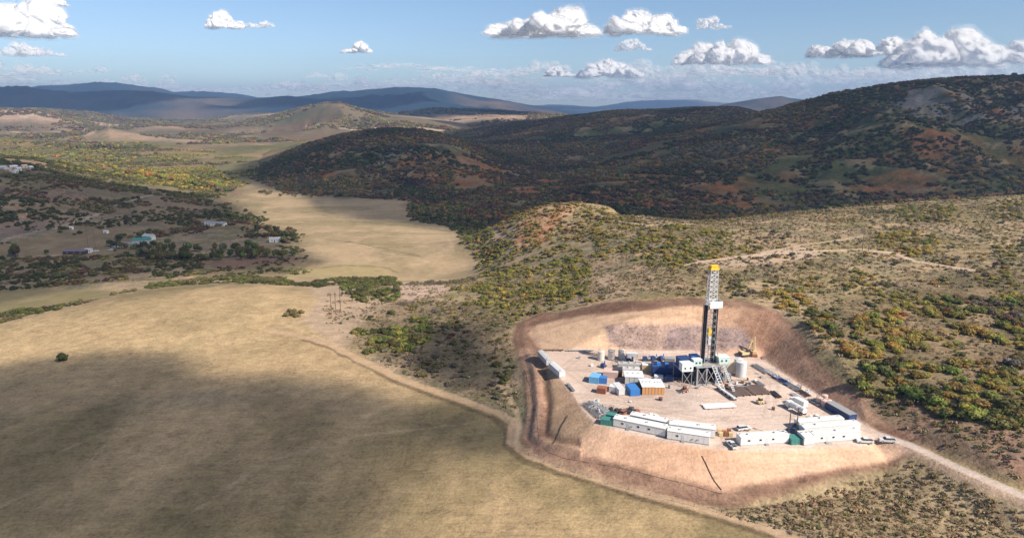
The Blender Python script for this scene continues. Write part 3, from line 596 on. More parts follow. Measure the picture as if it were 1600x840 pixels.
def leaf_mesh(name, nl, leaf, seed, lobes=4, hgt=1.0, core=True, spread=.55):
    """leaf sprays through lobed volumes, unit radius"""
    rs = np.random.RandomState(seed); V = []; F = []
    L_ = []
    for i in range(lobes):
        a = rs.uniform(0, 6.28); r = spread * math.sqrt(rs.rand()) if lobes > 1 else 0
        s = rs.uniform(.38, .62) if lobes > 1 else .85
        L_.append((r * math.cos(a), r * math.sin(a), hgt * (.42 + .35 * rs.rand() * (1 - r)), s))
    for i in range(nl):
        cx, cy, cz_, s = L_[i % len(L_)]
        d = rs.normal(size=3); d /= np.linalg.norm(d); rr = s * rs.uniform(.72, 1.06)
        c = np.array([cx, cy, cz_]) + d * rr * np.array([1, 1, .8 * hgt])
        if c[2] < .03: c[2] = .03 + abs(c[2]) * .3
        nrm = d + rs.normal(size=3) * .5; nrm /= np.linalg.norm(nrm); t = np.cross(nrm, rs.normal(size=3)); t /= np.linalg.norm(t); b_ = np.cross(nrm, t)
        q = leaf * rs.uniform(.6, 1.3); k = len(V)
        V += [c - t * q - b_ * q * .6, c + t * q * .8 - b_ * q * .5, c + t * q * .7 + b_ * q * .7, c - t * q * .5 + b_ * q * .8]; F.append((k, k + 1, k + 2, k + 3))
    if core:
        for cx, cy, cz_, s in L_:
            bm = bmesh.new(); bmesh.ops.create_icosphere(bm, subdivisions=1, radius=s * .8); k = len(V)
            for v in bm.verts:
                q = v.co * rs.uniform(.85, 1.1); V.append(np.array([q.x + cx, q.y + cy, max(q.z * hgt * .9 + cz_, 0)]))
            for f in bm.faces: F.append(tuple(k + v.index for v in f.verts))
            bm.free()
    me = bpy.data.meshes.new(name); me.from_pydata([tuple(v) for v in V], [], F); me.materials.append(LEAF); return me
OAK = [leaf_mesh('shrub_foliage', 230, .10, 500 + i, lobes=4 + i % 3) for i in range(5)]
FARB = [leaf_mesh('brush_foliage', 60, .2, 520 + i, lobes=3) for i in range(3)]
TUFT = [leaf_mesh('tuft_foliage', 16, .38, 530 + i, lobes=1, core=False, hgt=.8) for i in range(3)]

PAL = {'green': (.175, .178, .055), 'lime': (.31, .27, .075), 'yellow': (.42, .32, .085), 'orange': (.36, .225, .07), 'russet': (.21, .125, .065), 'grey': (.21, .175, .12), 'dark': (.10, .105, .04), 'olive': (.20, .175, .075), 'sage': (.29, .225, .14), 'straw': (.38, .28, .165), 'purple': (.15, .10, .075)}
WORD = {'green': 'green', 'lime': 'yellow-green', 'yellow': 'bright yellow', 'orange': 'orange', 'russet': 'russet red', 'grey': 'grey bare-twigged', 'dark': 'dark green', 'olive': 'olive', 'sage': 'pale sage', 'straw': 'straw coloured', 'purple': 'dull purple'}
PTS = []   # x, y, scale, hscale, kindname, where, family
def scatter(px, dens, smin, smax, kinds, where, fam='oak', clump=None, cs=17, seed=1, hs=.82, world=None, prj=True, **k):
    """dens: plants per 100 square metres"""
    rs = np.random.RandomState(seed + 900)
    poly = np.array(world) if world is not None else GP([(u + (140 if u >= 1600 else 0), v) for u, v in px], **k)
    x0, y0 = poly.min(0); x1, y1 = poly.max(0); nn = int((x1 - x0) * (y1 - y0) / 100 * dens)
    nn = int(nn * (.8 if fam == 'oak' else 1)); X = rs.uniform(x0, x1, nn); Y = rs.uniform(y0, y1, nn)
    m = poly_sd(X, Y, poly) + 5 * fbm(X, Y, 14, 3, seed) < 0
    if clump is not None: m &= fbm(X, Y, cs, 4, seed + 3) > clump
    X, Y = X[m], Y[m]
    if fam != 'far' and len(X):
        pdn = poly_sd(X, Y, FILLP); pdf = poly_sd(X, Y, FIELDP); pr = line_d(X, Y, ROAD)
        m = (pdn > 2) & (pr > 6) & ((pdf > 2.5) | (not prj)); X, Y = X[m], Y[m]
    names = list(kinds); wts = np.array([kinds[q] for q in names], float); wts /= wts.sum()
    kn = (fbm(X, Y, 26 if fam != 'far' else 170, 4, seed + 8) * .9 + .5 + rs.normal(size=len(X)) * (.16 if fam != 'far' else .1)); cw = np.cumsum(wts)
    srt = np.argsort(np.argsort(kn)) / max(1, len(kn))
    for x, y, q, s in zip(X, Y, srt, rs.uniform(0, 1, len(X))):
        PTS.append((x, y, smin * .8 + (smax * 1.25 - smin * .8) * s ** 1.7, hs * rs.uniform(.8, 1.15), names[int(min(np.searchsorted(cw, q), len(names) - 1))], where, fam))
FILLP = GP(TOE); FIELDP = GP([(-300,1000),(-300,545),(-60,522),(0,507),(110,481),(170,467),(230,453),(300,446),(390,444),(480,449),(505,470),(480,495),(540,545),(610,580),(700,612),(785,648),(788,690),(850,726),(950,762),(1100,802),(1230,838),(1340,880),(1400,1000)])
S = scatter
# right of the works
S([(1330,560),(1420,560),(1470,620),(1600,640),(1620,700),(1500,660),(1400,640),(1320,620)],  12.0, 1.5, 3.8, {'green': 4, 'lime': 2, 'dark': 2}, 'in the thicket right of the well pad', clump=-0.4, seed=1)
S([(1310,500),(1450,470),(1620,450),(1620,660),(1480,640),(1420,560),(1320,560)],  12.0, 1.2, 3.5, {'yellow': 3, 'lime': 4, 'orange': 2, 'green': 3, 'russet': .6, 'grey': 1}, 'in autumn brush right of the pad', clump=-0.26, seed=2)
S([(1195,460),(1250,455),(1300,500),(1310,540),(1290,545),(1240,500)], 13.00, 1.0, 2.6, {'yellow': 3, 'orange': 3, 'lime': 2, 'green': 2}, 'on the rim right of the derrick', clump=-0.19, seed=3)
S([(1250,490),(1300,480),(1310,530),(1285,540)], 11.38, 1.4, 2.6, {'green': 3, 'dark': 2, 'lime': 2}, 'on the rim right of the derrick', seed=4)
S([(1180,400),(1350,395),(1620,420),(1620,480),(1400,490),(1300,500),(1200,450)], 7.15, .8, 2.1, {'grey': 2.5, 'orange': 1.4, 'olive': 3, 'yellow': 1, 'lime': 2.5}, 'on the slope behind the well pad', clump=-0.06, seed=5)
S([(1360,362),(1460,362),(1480,400),(1420,405),(1370,392)], 9.75, 1.0, 2.4, {'yellow': 3, 'lime': 3, 'orange': 1, 'green': 1}, 'beside the poles on the upper slope', clump=-0.19, seed=6)
S([(1400,322),(1490,320),(1490,348),(1405,348)], 7.80, 1.2, 2.4, {'green': 3, 'lime': 3, 'olive': 2}, 'near the top of the lit ridge', clump=-0.19, seed=7)
S([(1540,318),(1640,312),(1640,425),(1560,425),(1540,360)], 7.15, 1.0, 2.4, {'lime': 3, 'olive': 2, 'yellow': 2, 'green': 2}, 'near the top of the lit ridge', clump=-0.09, seed=8)
S([(1176,366),(1235,360),(1235,378),(1180,380)], 7.80, 1.2, 2.0, {'olive': 3, 'grey': 2}, 'near the top of the lit ridge', clump=-0.09, seed=9)
S([(980,340),(1200,340),(1600,316),(1640,440),(1300,400),(1000,400)], 5.20, .6, 1.7, {'olive': 3, 'grey': 3, 'lime': 1.5, 'orange': .7}, 'scattered over the lit ridge', clump=0.07, cs=26, seed=10)
S([(1000,325),(1300,330),(1640,312),(1640,322),(1300,338),(1000,345)], 5.20, .8, 1.8, {'olive': 3, 'lime': 2, 'grey': 2}, 'along the skyline of the lit ridge', clump=-0.09, seed=11)
S([(1350,640),(1500,660),(1620,700),(1620,775),(1500,725),(1390,668)], 7.15, .7, 1.8, {'grey': 3, 'russet': 2, 'olive': 2, 'green': .7}, 'above the access road', clump=-0.04, seed=12)
# above and left of the works
S([(920,372),(1060,352),(1180,372),(1190,395),(1060,418),(930,412)], 11.05, 1.1, 2.4, {'lime': 5, 'green': 2, 'yellow': 1.5}, 'in the band of brush behind the derrick', clump=-0.21, seed=13)
S([(740,400),(800,375),(900,380),(925,420),(920,470),(800,480),(720,478),(700,455),(760,440)], 11.70, 1.1, 2.5, {'lime': 5, 'green': 2.4, 'yellow': 1.2, 'olive': 1}, 'on the brushy slope left of the derrick', clump=-0.21, seed=14)
S([(600,470),(700,470),(800,480),(900,470),(940,470),(860,485),(805,510),(700,505),(640,485)], 7.80, .8, 2.0, {'lime': 3, 'olive': 3, 'yellow': 1, 'grey': 2}, 'between the thicket and the well pad', clump=-0.11, seed=15)
S([(548,520),(575,495),(620,488),(660,500),(685,530),(650,545),(600,562),(560,548)], 16.25, 1.8, 3.4, {'green': 5, 'lime': 2, 'dark': 2}, 'in the dense thicket at the field edge', clump=-0.05, seed=16)
S([(600,505),(760,490),(808,520),(802,640),(720,610),(640,580),(590,560)], 8.45, .8, 2.0, {'grey': 4, 'olive': 3, 'purple': 1, 'green': 1}, 'in the grey brush left of the well pad', clump=-0.14, seed=17)
S([(776,570),(800,570),(800,602),(778,600)], 13.00, 1.8, 2.6, {'dark': 3, 'green': 2}, 'in the grey brush left of the well pad', seed=18)
S([(520,436),(620,430),(622,470),(560,478),(540,455)], 11.05, 1.5, 3.2, {'green': 4, 'dark': 3, 'olive': 1}, 'in the hollow behind the timber poles', clump=-0.24, seed=19)
S([(740,335),(790,335),(868,312),(960,330),(1010,350),(930,375),(800,395),(730,385),(720,365)], 10.40, 1.0, 2.4, {'orange': 3, 'lime': 3, 'yellow': 1.6, 'olive': 2, 'russet': 1}, 'on the knoll above the meadow', clump=-0.13, seed=20, y1=900)
S([(715,350),(760,345),(800,380),(770,410),(740,400),(720,385)], 11.05, 1.4, 2.6, {'green': 3, 'lime': 2, 'olive': 3}, 'on the foot of the knoll beside the meadow', clump=-0.19, seed=21)
S([(900,430),(1180,400),(1200,470),(1080,465),(940,470)], 7.15, .6, 1.5, {'grey': 3, 'olive': 2, 'lime': 1}, 'on the slope behind the well pad', clump=0.01, seed=22)
S([(1135,440),(1160,436),(1172,458),(1148,462)], 13.00, 1.5, 2.3, {'grey': 2, 'green': 2}, 'right behind the derrick top', seed=23)
# valley
S([(230,446),(300,436),(400,432),(480,442),(520,436),(560,432),(560,440),(500,450),(390,443),(300,445),(235,452)], 11.70, 1.4, 2.8, {'dark': 3, 'green': 3, 'olive': 3}, 'in the hedge along the far side of the hayfield', clump=-0.34, seed=24)
S([(-40,492),(60,482),(140,470),(230,448),(236,454),(170,470),(60,494),(-40,514)], 9.75, 1.4, 2.8, {'dark': 3, 'green': 2, 'olive': 3}, 'in the hedge along the far side of the hayfield', clump=-.2, seed=25)
S([(-60,405),(150,400),(230,395),(330,400),(300,432),(200,438),(0,455),(-60,455)], 7.15, 1.6, 3.6, {'dark': 4, 'olive': 3, 'russet': 2, 'lime': 1}, 'on the shaded creek bottom', clump=-0.21, seed=26)
S([(300,425),(480,400),(500,420),(440,436),(330,436)], 4.55, 1.2, 2.6, {'dark': 3, 'olive': 3, 'green': 1}, 'on the shaded creek bottom', clump=-0.04, seed=27)
S([(640,438),(740,432),(745,440),(640,446)], 7.80, .9, 1.8, {'olive': 3, 'grey': 2}, 'on the lower edge of the meadow', seed=28)
# lone ones in the field
PTS += [(*GP([(97,564)])[0], 4.0, 1.2, 'dark', 'alone in the middle of the hayfield', 'oak')]
for u_, v_, s_ in [(447,494,3.0), (459,492,3.4), (470,489,2.6), (456,487,2.8), (464,495,2.4)]: PTS += [(*GP([(u_, v_)])[0], s_, .9, 'olive', 'in the lone clump out in the hayfield', 'oak')]
# left hillside (shaded) and the distance
S([(-80,300),(60,262),(180,287),(330,302),(420,345),(480,370),(330,372),(60,372),(-80,400)], 2.40, 1.8, 4.2, {'dark': 5, 'olive': 3, 'russet': 1.5, 'purple': 1}, 'on the shaded hillside above the farm', fam='far', clump=.02, cs=45, seed=30)
S([(-80,240),(0,240),(150,268),(330,296),(420,335),(360,310),(180,298),(0,290),(-80,300)], 2.40, 2.4, 4.8, {'dark': 5, 'olive': 3, 'green': 1}, 'on the shaded hillside above the farm', fam='far', clump=-.1, cs=50, seed=31)
S([(-100,222),(60,222),(200,224),(330,236),(420,250),(385,290),(330,296),(180,282),(60,250),(-100,236)], 0.85, 3, 6.5, {'lime': 4, 'yellow': 2.2, 'green': 3, 'olive': 3}, 'on the sunlit valley floor', fam='far', clump=-.08, cs=90, seed=32)
S([(210,265),(330,262),(372,290),(330,298),(230,285)], 2.10, 3, 6.5, {'lime': 5, 'yellow': 2, 'green': 2}, 'on the sunlit valley floor', fam='far', clump=-.1, cs=60, seed=33)
S(None, 1.9, 2.4, 6.2, {'dark': 5, 'purple': 2.5, 'russet': 3, 'olive': 2.4, 'green': 1.6, 'orange': 1.2, 'grey': 1.6}, 'on the shaded hills', fam='far', clump=-.26, cs=90, seed=34, world=[p_ for p_ in hp if True])
S([(640,318),(700,330),(760,345),(770,356),(700,356),(640,345)], 3.30, 2.2, 4.5, {'dark': 4, 'green': 1, 'olive': 1}, 'on the shaded hills', fam='far', seed=35)
S(None, .3, 5, 12, {'russet': 2, 'olive': 4, 'orange': 1, 'grey': 2, 'lime': 2}, 'on the far plain', fam='far', clump=-.05, cs=300, seed=36, world=[(-4200,3300),(-1500,2600),(-350,3500),(1200,5200),(-800,6200),(-5000,6200)])
S([(255,298),(300,296),(345,318),(400,345),(470,372),(480,392),(455,396),(400,368),(340,345),(300,318)], 2.6, 1.8, 3.6, {'dark': 4, 'olive': 3, 'orange': 1, 'green': 1}, 'in the band of brush left of the meadow', fam='far', clump=-.05, cs=30, seed=37)
S([(-60,318),(60,310),(200,312),(215,330),(120,340),(0,345),(-60,345)], 3.0, 2.0, 4.2, {'dark': 3, 'olive': 4}, 'on the shaded hillside above the farm', fam='far', clump=-.1, cs=40, seed=38)
# low sagebrush
S([(1230,838),(1130,800),(1200,780),(1330,738),(1440,705),(1620,790),(1700,900),(1300,1000)], 75.14, .38, .85, {'dark': .5, 'sage': 5, 'olive': 2, 'straw': 4}, '', fam='tuft', clump=-.5, cs=6, seed=40)
S([(930,470),(900,430),(1000,335),(1300,330),(1640,312),(1640,700),(1400,640),(1330,600),(1280,540),(1250,500),(1160,462),(1060,462)], 20.23, .4, 1.0, {'dark': .5, 'sage': 4, 'olive': 3, 'straw': 3, 'grey': 2}, '', fam='tuft', clump=-.25, cs=7, seed=41)
S([(1340,630),(1480,640),(1640,700),(1640,790),(1500,725),(1400,680)], 46.24, .4, 1.0, {'dark': .4, 'grey': 4, 'olive': 3, 'straw': 1, 'russet': 1}, '', fam='tuft', clump=-.25, cs=7, seed=42)
S([(500,460),(700,440),(940,430),(940,475),(820,500),(808,560),(804,640),(700,606),(600,570),(540,535),(505,490)], 23.12, .4, .9, {'dark': .5, 'sage': 3, 'olive': 3, 'straw': 2, 'grey': 3}, '', fam='tuft', clump=-.05, cs=7, seed=43)
S([(1260,745),(1400,712),(1440,706),(1400,722),(1330,742),(1230,770),(1130,790),(1100,786),(1230,760)], 40.46, .3, .6, {'russet': 2, 'straw': 2, 'olive': 1}, '', fam='tuft', cs=7, seed=44)
S(None, 3.0, .8, 2.0, {'olive': 3, 'lime': 2, 'grey': 2, 'dark': 1}, 'along the skyline of the lit ridge', clump=.02, seed=50, world=[(170,590),(300,560),(640,560),(760,640),(760,860),(300,800),(180,680)])
S(None, 9, .4, 1.0, {'sage': 4, 'olive': 3, 'straw': 3, 'grey': 2}, '', fam='tuft', clump=-.25, cs=7, seed=51, world=[(170,590),(300,560),(640,560),(760,640),(760,860),(300,800),(180,680)])
S(None, 4.5, .8, 2.2, {'orange': 2, 'olive': 3, 'lime': 3, 'grey': 1}, 'on the knoll above the meadow', clump=-.02, seed=52, world=[(10,600),(120,600),(140,800),(0,800)])
S(None, 9, .4, 1.0, {'sage': 4, 'olive': 3, 'straw': 3}, '', fam='tuft', clump=-.25, cs=7, seed=53, world=[(10,600),(120,600),(140,800),(0,800)])
TRL = [GP(q) for q in ([(1070,414),(1130,404),(1200,397),(1290,392),(1350,390),(1400,396),(1430,408),(1480,416),(1520,422)], [(1190,395),(1260,382),(1330,372),(1350,368)], [(960,345),(1010,352),(1080,350)], [(735,352),(775,362),(832,386)], [(425,518),(480,500),(505,490)])]
_a = np.array([(p[0], p[1]) for p in PTS]); _d = np.full(len(_a), 99.0); _n = (_a[:, 1] < 900)
for q in TRL: _d[_n] = np.minimum(_d[_n], line_d(_a[_n, 0], _a[_n, 1], q))
PTS = [p for p, d_ in zip(PTS, _d) if d_ > 2.2 or p[6] == 'far']
print('plants', len(PTS))
arr = np.array([(p[0], p[1], p[2]) for p in PTS]); pz_ = hz(arr[:, 0], arr[:, 1])
def seen(x, y, z):
    """is the spot inside the picture and not behind a rise"""
    Ys = np.linspace(.3, .985, 24) * y; xs = x / y * Ys; zs = H + (z - H) * Ys / y
    u = 800 + FPX * (x / (y * CP - (z - H) * SP)); dep = y * CP - (z - H) * SP; v = 420 - FPX * ((z - H) * CP + y * SP) / dep
    return (-10 < u < 1610) and (v < 860) and bool(np.all(zs >= hz(xs, Ys) - .1)), dep
def gn_points(name, mesh_proto, rows, zs):
    """one object of countless plants: points carrying copies of one visible plant"""
    n_ = len(rows); me = bpy.data.meshes.new(name); me.from_pydata([(r[0], r[1], z) for r, z in zip(rows, zs)], [], [])
    rs = np.random.RandomState(len(rows))
    a_ = me.attributes.new('scl', 'FLOAT_VECTOR', 'POINT'); a_.data.foreach_set('vector', np.array([(r[2] * rs.uniform(.85, 1.2), r[2], r[2] * r[3]) for r in rows], np.float32).ravel())
    a_ = me.attributes.new('rot', 'FLOAT_VECTOR', 'POINT'); a_.data.foreach_set('vector', np.c_[np.zeros(n_), np.zeros(n_), rs.uniform(0, 6.28, n_)].astype(np.float32).ravel())
    tn = np.array([np.array(PAL[r[4]]) * rs.uniform(.75, 1.25) for r in rows]) * (1 + rs.normal(size=(n_, 3)) * .07)
    a_ = me.attributes.new('tint', 'FLOAT_COLOR', 'POINT'); a_.data.foreach_set('color', np.c_[np.clip(tn, .01, 1), np.ones(n_)].astype(np.float32).ravel())
    ng = bpy.data.node_groups.new(name, 'GeometryNodeTree'); ng.interface.new_socket('Geometry', in_out='INPUT', socket_type='NodeSocketGeometry'); ng.interface.new_socket('Geometry', in_out='OUTPUT', socket_type='NodeSocketGeometry')
    gi = ng.nodes.new('NodeGroupInput'); go = ng.nodes.new('NodeGroupOutput'); ip = ng.nodes.new('GeometryNodeInstanceOnPoints'); oi = ng.nodes.new('GeometryNodeObjectInfo')
    oi.inputs['Object'].default_value = mesh_proto; oi.inputs['As Instance'].default_value = False; oi.transform_space = 'ORIGINAL'
    sa = ng.nodes.new('GeometryNodeInputNamedAttribute'); sa.data_type = 'FLOAT_VECTOR'; sa.inputs['Name'].default_value = 'scl'
    ra = ng.nodes.new('GeometryNodeInputNamedAttribute'); ra.data_type = 'FLOAT_VECTOR'; ra.inputs['Name'].default_value = 'rot'
    l = ng.links.new; l(gi.outputs[0], ip.inputs['Points']); l(oi.outputs['Geometry'], ip.inputs['Instance']); l(sa.outputs['Attribute'], ip.inputs['Scale']); l(ra.outputs['Attribute'], ip.inputs['Rotation']); l(ip.outputs[0], go.inputs[0])
    o = mesh_obj(name, me); md = o.modifiers.new('scatter', 'NODES'); md.node_group = ng; return tag(o, kind='stuff')
# the 300 shrubs that show largest are things of their own
oak = [i for i, p in enumerate(PTS) if p[6] == 'oak']; sc0 = sorted(oak, key=lambda i: -PTS[i][2] / PTS[i][1])
big = []
for i in sc0:
    ok, dep = seen(PTS[i][0], PTS[i][1], pz_[i] + PTS[i][2] * .6)
    if ok: big.append(i)
    if len(big) >= 300: break
NTH = ['leftmost', 'second', 'third', 'fourth', 'fifth', 'sixth', 'seventh', 'eighth', 'ninth', 'tenth', 'eleventh', 'twelfth']
def singled(n_, us, vs_):
    """a leading phrase for each of n look-alikes, from where they stand in the picture"""
    od = sorted(range(n_), key=lambda i: us[i])
    if n_ <= 1: return [''] * n_
    if n_ <= 12: r = {k: (NTH[j] + ('' if j == 0 else ' from the left')) for j, k in enumerate(od)}; r[od[-1]] = 'rightmost'; return [r[i] for i in range(n_)]
    r = [''] * n_; r[min(range(n_), key=lambda i: vs_[i])] = 'farthest'; r[max(range(n_), key=lambda i: vs_[i])] = 'nearest'; r[od[0]] = 'leftmost'; r[od[-1]] = 'rightmost'; return r
def uv(x, y, z): dep = y * CP - (z - H) * SP; return 800 + FPX * x / dep, 420 - FPX * ((z - H) * CP + y * SP) / dep
lead = {}; byk = {}
for i in big: byk.setdefault((PTS[i][4], PTS[i][5]), []).append(i)
for ids in byk.values():
    q_ = [uv(PTS[i][0], PTS[i][1], pz_[i]) for i in ids]
    for i, l_ in zip(ids, singled(len(ids), [a[0] for a in q_], [a[1] for a in q_])): lead[i] = (l_ + ' ') if l_ else ''
bigset = set(big); rs_ = random.Random(5); protos = {}
for k, i in enumerate(big):
    x, y, s, hs_, kn, where, fam = PTS[i]; me = OAK[k % 5]
    o = bpy.data.objects.new('oak_shrub', me); COL.objects.link(o); o.location = (x, y, pz_[i] - .1 * s); o.scale = (s * rs_.uniform(.85, 1.2), s, s * hs_); o.rotation_euler = (0, 0, rs_.uniform(0, 6.28))
    c = [v * rs_.uniform(.8, 1.2) for v in PAL[kn]]; o['tint'] = c
    lone = 'alone' in where
    tag(o, (f'round {WORD[kn]} bush standing {where}' if lone else lead[i] + f'{WORD[kn]} oak shrub {where}'), 'bush', f'{WORD[kn]} shrubs {where}' if not lone else None)
    protos.setdefault(k % 5, o)
def fam_objs(fam, name, meshes, pl_):
    rows = [i for i, p in enumerate(PTS) if p[6] == fam and i not in bigset]
    rows = [i for i in rows if pl_ is None or PTS[i][1] > 0]
    for j in range(len(meshes)):
        sub = rows[j::len(meshes)]
        if not sub: continue
        if pl_ is not None: pr = pl_[j]
        else:
            i = sub[0]; x, y, s, hs_, kn, wh, _f = PTS[i]; pr = bpy.data.objects.new(name + '_clump', meshes[j]); COL.objects.link(pr); pr.location = (x, y, pz_[i]); pr.scale = (s, s, s * hs_); pr['tint'] = list(PAL[kn]); tag(pr, kind='stuff'); sub = sub[1:]
        gn_points(name, pr, [PTS[i] for i in sub], [pz_[i] - .08 * PTS[i][2] for i in sub])
fam_objs('oak', 'oak_brush', OAK, protos); fam_objs('far', 'hill_brush', FARB, None); fam_objs('tuft', 'sagebrush', TUFT, None)
from collections import Counter
print(Counter(p[6] for p in PTS))

# ------------------------------------------------------------------ things: helpers
def paint(name, rgb, rough=.5, dirt=.25, metal=0.0):
    m, nt, b = newmat(name); L = nt.links.new
    b.inputs['Roughness'].default_value = rough; b.inputs['Metallic'].default_value = metal; b.inputs['Specular IOR Level'].default_value = .35
    tc = N(nt, 'ShaderNodeTexCoord'); nz = N(nt, 'ShaderNodeTexNoise', i_Scale=1.3, i_Detail=6.0, i_Roughness=.7); L(tc.outputs['Object'], nz.inputs['Vector'])
    mr = N(nt, 'ShaderNodeMapRange'); mr.inputs['From Min'].default_value = .42; mr.inputs['From Max'].default_value = .75; mr.inputs['To Max'].default_value = dirt; L(nz.outputs['Fac'], mr.inputs['Value'])
    mx = N(nt, 'ShaderNodeMix', data_type='RGBA'); L(mr.outputs[0], mx.inputs['Factor']); mx.inputs[6].default_value = (*rgb, 1); mx.inputs[7].default_value = (.30, .22, .16, 1)
    L(mx.outputs[2], b.inputs['Base Color']); return m
M = {k: paint('paint_' + k, *v) for k, v in {
 'white': ((.74, .74, .72), .45, .28), 'roof': ((.72, .72, .69), .6, .38), 'grey': ((.48, .48, .47), .5, .3), 'lgrey': ((.6, .6, .6), .5, .25), 'steel': ((.3, .31, .32), .4, .3), 'dark': ((.05, .05, .055), .5, .2),
 'blue': ((.04, .19, .50), .45, .15), 'lblue': ((.16, .42, .66), .45, .15), 'navy': ((.018, .05, .16), .4, .1), 'teal': ((.05, .22, .19), .5, .2), 'rust': ((.28, .10, .06), .7, .3), 'orange': ((.52, .26, .10), .7, .25), 'ochre': ((.62, .47, .25), .7, .25),
 'yellow': ((.80, .50, .04), .5, .12), 'tank': ((.60, .55, .49), .55, .3), 'beige': ((.66, .56, .43), .6, .2), 'pipe': ((.085, .055, .05), .6, .4), 'tyre': ((.02, .02, .02), .8, .3), 'glass': ((.03, .04, .05), .12, .05), 'red': ((.45, .05, .04), .5, .2), 'pink': ((.62, .44, .38), .6, .3), 'wood': ((.17, .11, .075), .8, .2), 'silt': ((.035, .025, .025), .8, .4), 'silver': ((.6, .61, .62), .3, .1), 'mint': ((.46, .60, .58), .5, .15), 'blackt': ((.03, .03, .04), .35, .1), 'purp': ((.17, .13, .19), .7, .2), 'brick': ((.25, .13, .10), .8, .2)}.items()}
class MB:
    def __init__(s): s.V = []; s.F = []
    def box(s, x0, x1, y0, y1, z0, z1):
        k = len(s.V); s.V += [(x, y, z) for z in (z0, z1) for y in (y0, y1) for x in (x0, x1)]
        s.F += [tuple(k + i for i in f) for f in ((0, 2, 3, 1), (4, 5, 7, 6), (0, 1, 5, 4), (2, 6, 7, 3), (0, 4, 6, 2), (1, 3, 7, 5))]; return s
    def prism(s, prof, y0, y1):   # profile in x,z
        k = len(s.V); n_ = len(prof); s.V += [(x, y0, z) for x, z in prof] + [(x, y1, z) for x, z in prof]
        s.F += [tuple(range(k + n_ - 1, k - 1, -1)), tuple(range(k + n_, k + 2 * n_))] + [(k + i, k + (i + 1) % n_, k + n_ + (i + 1) % n_, k + n_ + i) for i in range(n_)]; return s
    def prismx(s, prof, x0, x1):  # profile in y,z
        k = len(s.V); n_ = len(prof); s.V += [(x0, y, z) for y, z in prof] + [(x1, y, z) for y, z in prof]
        s.F += [tuple(range(k, k + n_)), tuple(range(k + 2 * n_ - 1, k + n_ - 1, -1))] + [(k + i, k + n_ + i, k + n_ + (i + 1) % n_, k + (i + 1) % n_) for i in range(n_)]; return s
    def tube(s, a, b, r, r2=None, seg=6):
        a, b = Vector(a), Vector(b); d = (b - a).normalized(); u = d.orthogonal().normalized(); w_ = d.cross(u); k = len(s.V); r2 = r if r2 is None else r2
        for p, q in ((a, r), (b, r2)):
            for i in range(seg):
                t = 2 * math.pi * (i + .5) / seg; s.V.append(tuple(p + (u * math.cos(t) + w_ * math.sin(t)) * q))
        s.F += [tuple(range(k + seg - 1, k - 1, -1)), tuple(range(k + seg, k + 2 * seg))] + [(k + i, k + (i + 1) % seg, k + seg + (i + 1) % seg, k + seg + i) for i in range(seg)]; return s
    def path(s, pts, r, seg=5):
        for a, b in zip(pts, pts[1:]): s.tube(a, b, r, seg=seg)
        return s
    def build(s, name, mat, parent=None, loc=None):
        me = bpy.data.meshes.new(name); me.from_pydata(s.V, [], s.F); o = mesh_obj(name, me, M[mat] if isinstance(mat, str) else mat, parent)
        if loc: o.location = loc
        return o
def thing(name, label, cat, loc, rz=0, group=None):
    o = bpy.data.objects.new(name, None); COL.objects.link(o); o.location = loc; o.rotation_euler = (0, 0, rz); o.empty_display_size = .5
    return tag(o, label, cat, group)
def copy_tree(o, loc, rz, label, group=None):
    c = o.copy(); COL.objects.link(c); c.location = loc; c.rotation_euler = (0, 0, rz); c['label'] = label
    if group: c['group'] = group
    for ch in list(o.children):
        d = ch.copy(); COL.objects.link(d); d.parent = c
        for g in list(ch.children): e = g.copy(); COL.objects.link(e); e.parent = d
    return c
def at(u, v, z=0.0): return Vector(Pz(u, v, z))
def frame(a, b):
    """origin at spot a, x axis towards spot b, plus the length between them"""
    p, q = at(*a), at(*b); d = q - p; return p, math.atan2(d.y, d.x), d.length
def bx(*a): return MB().box(*a)

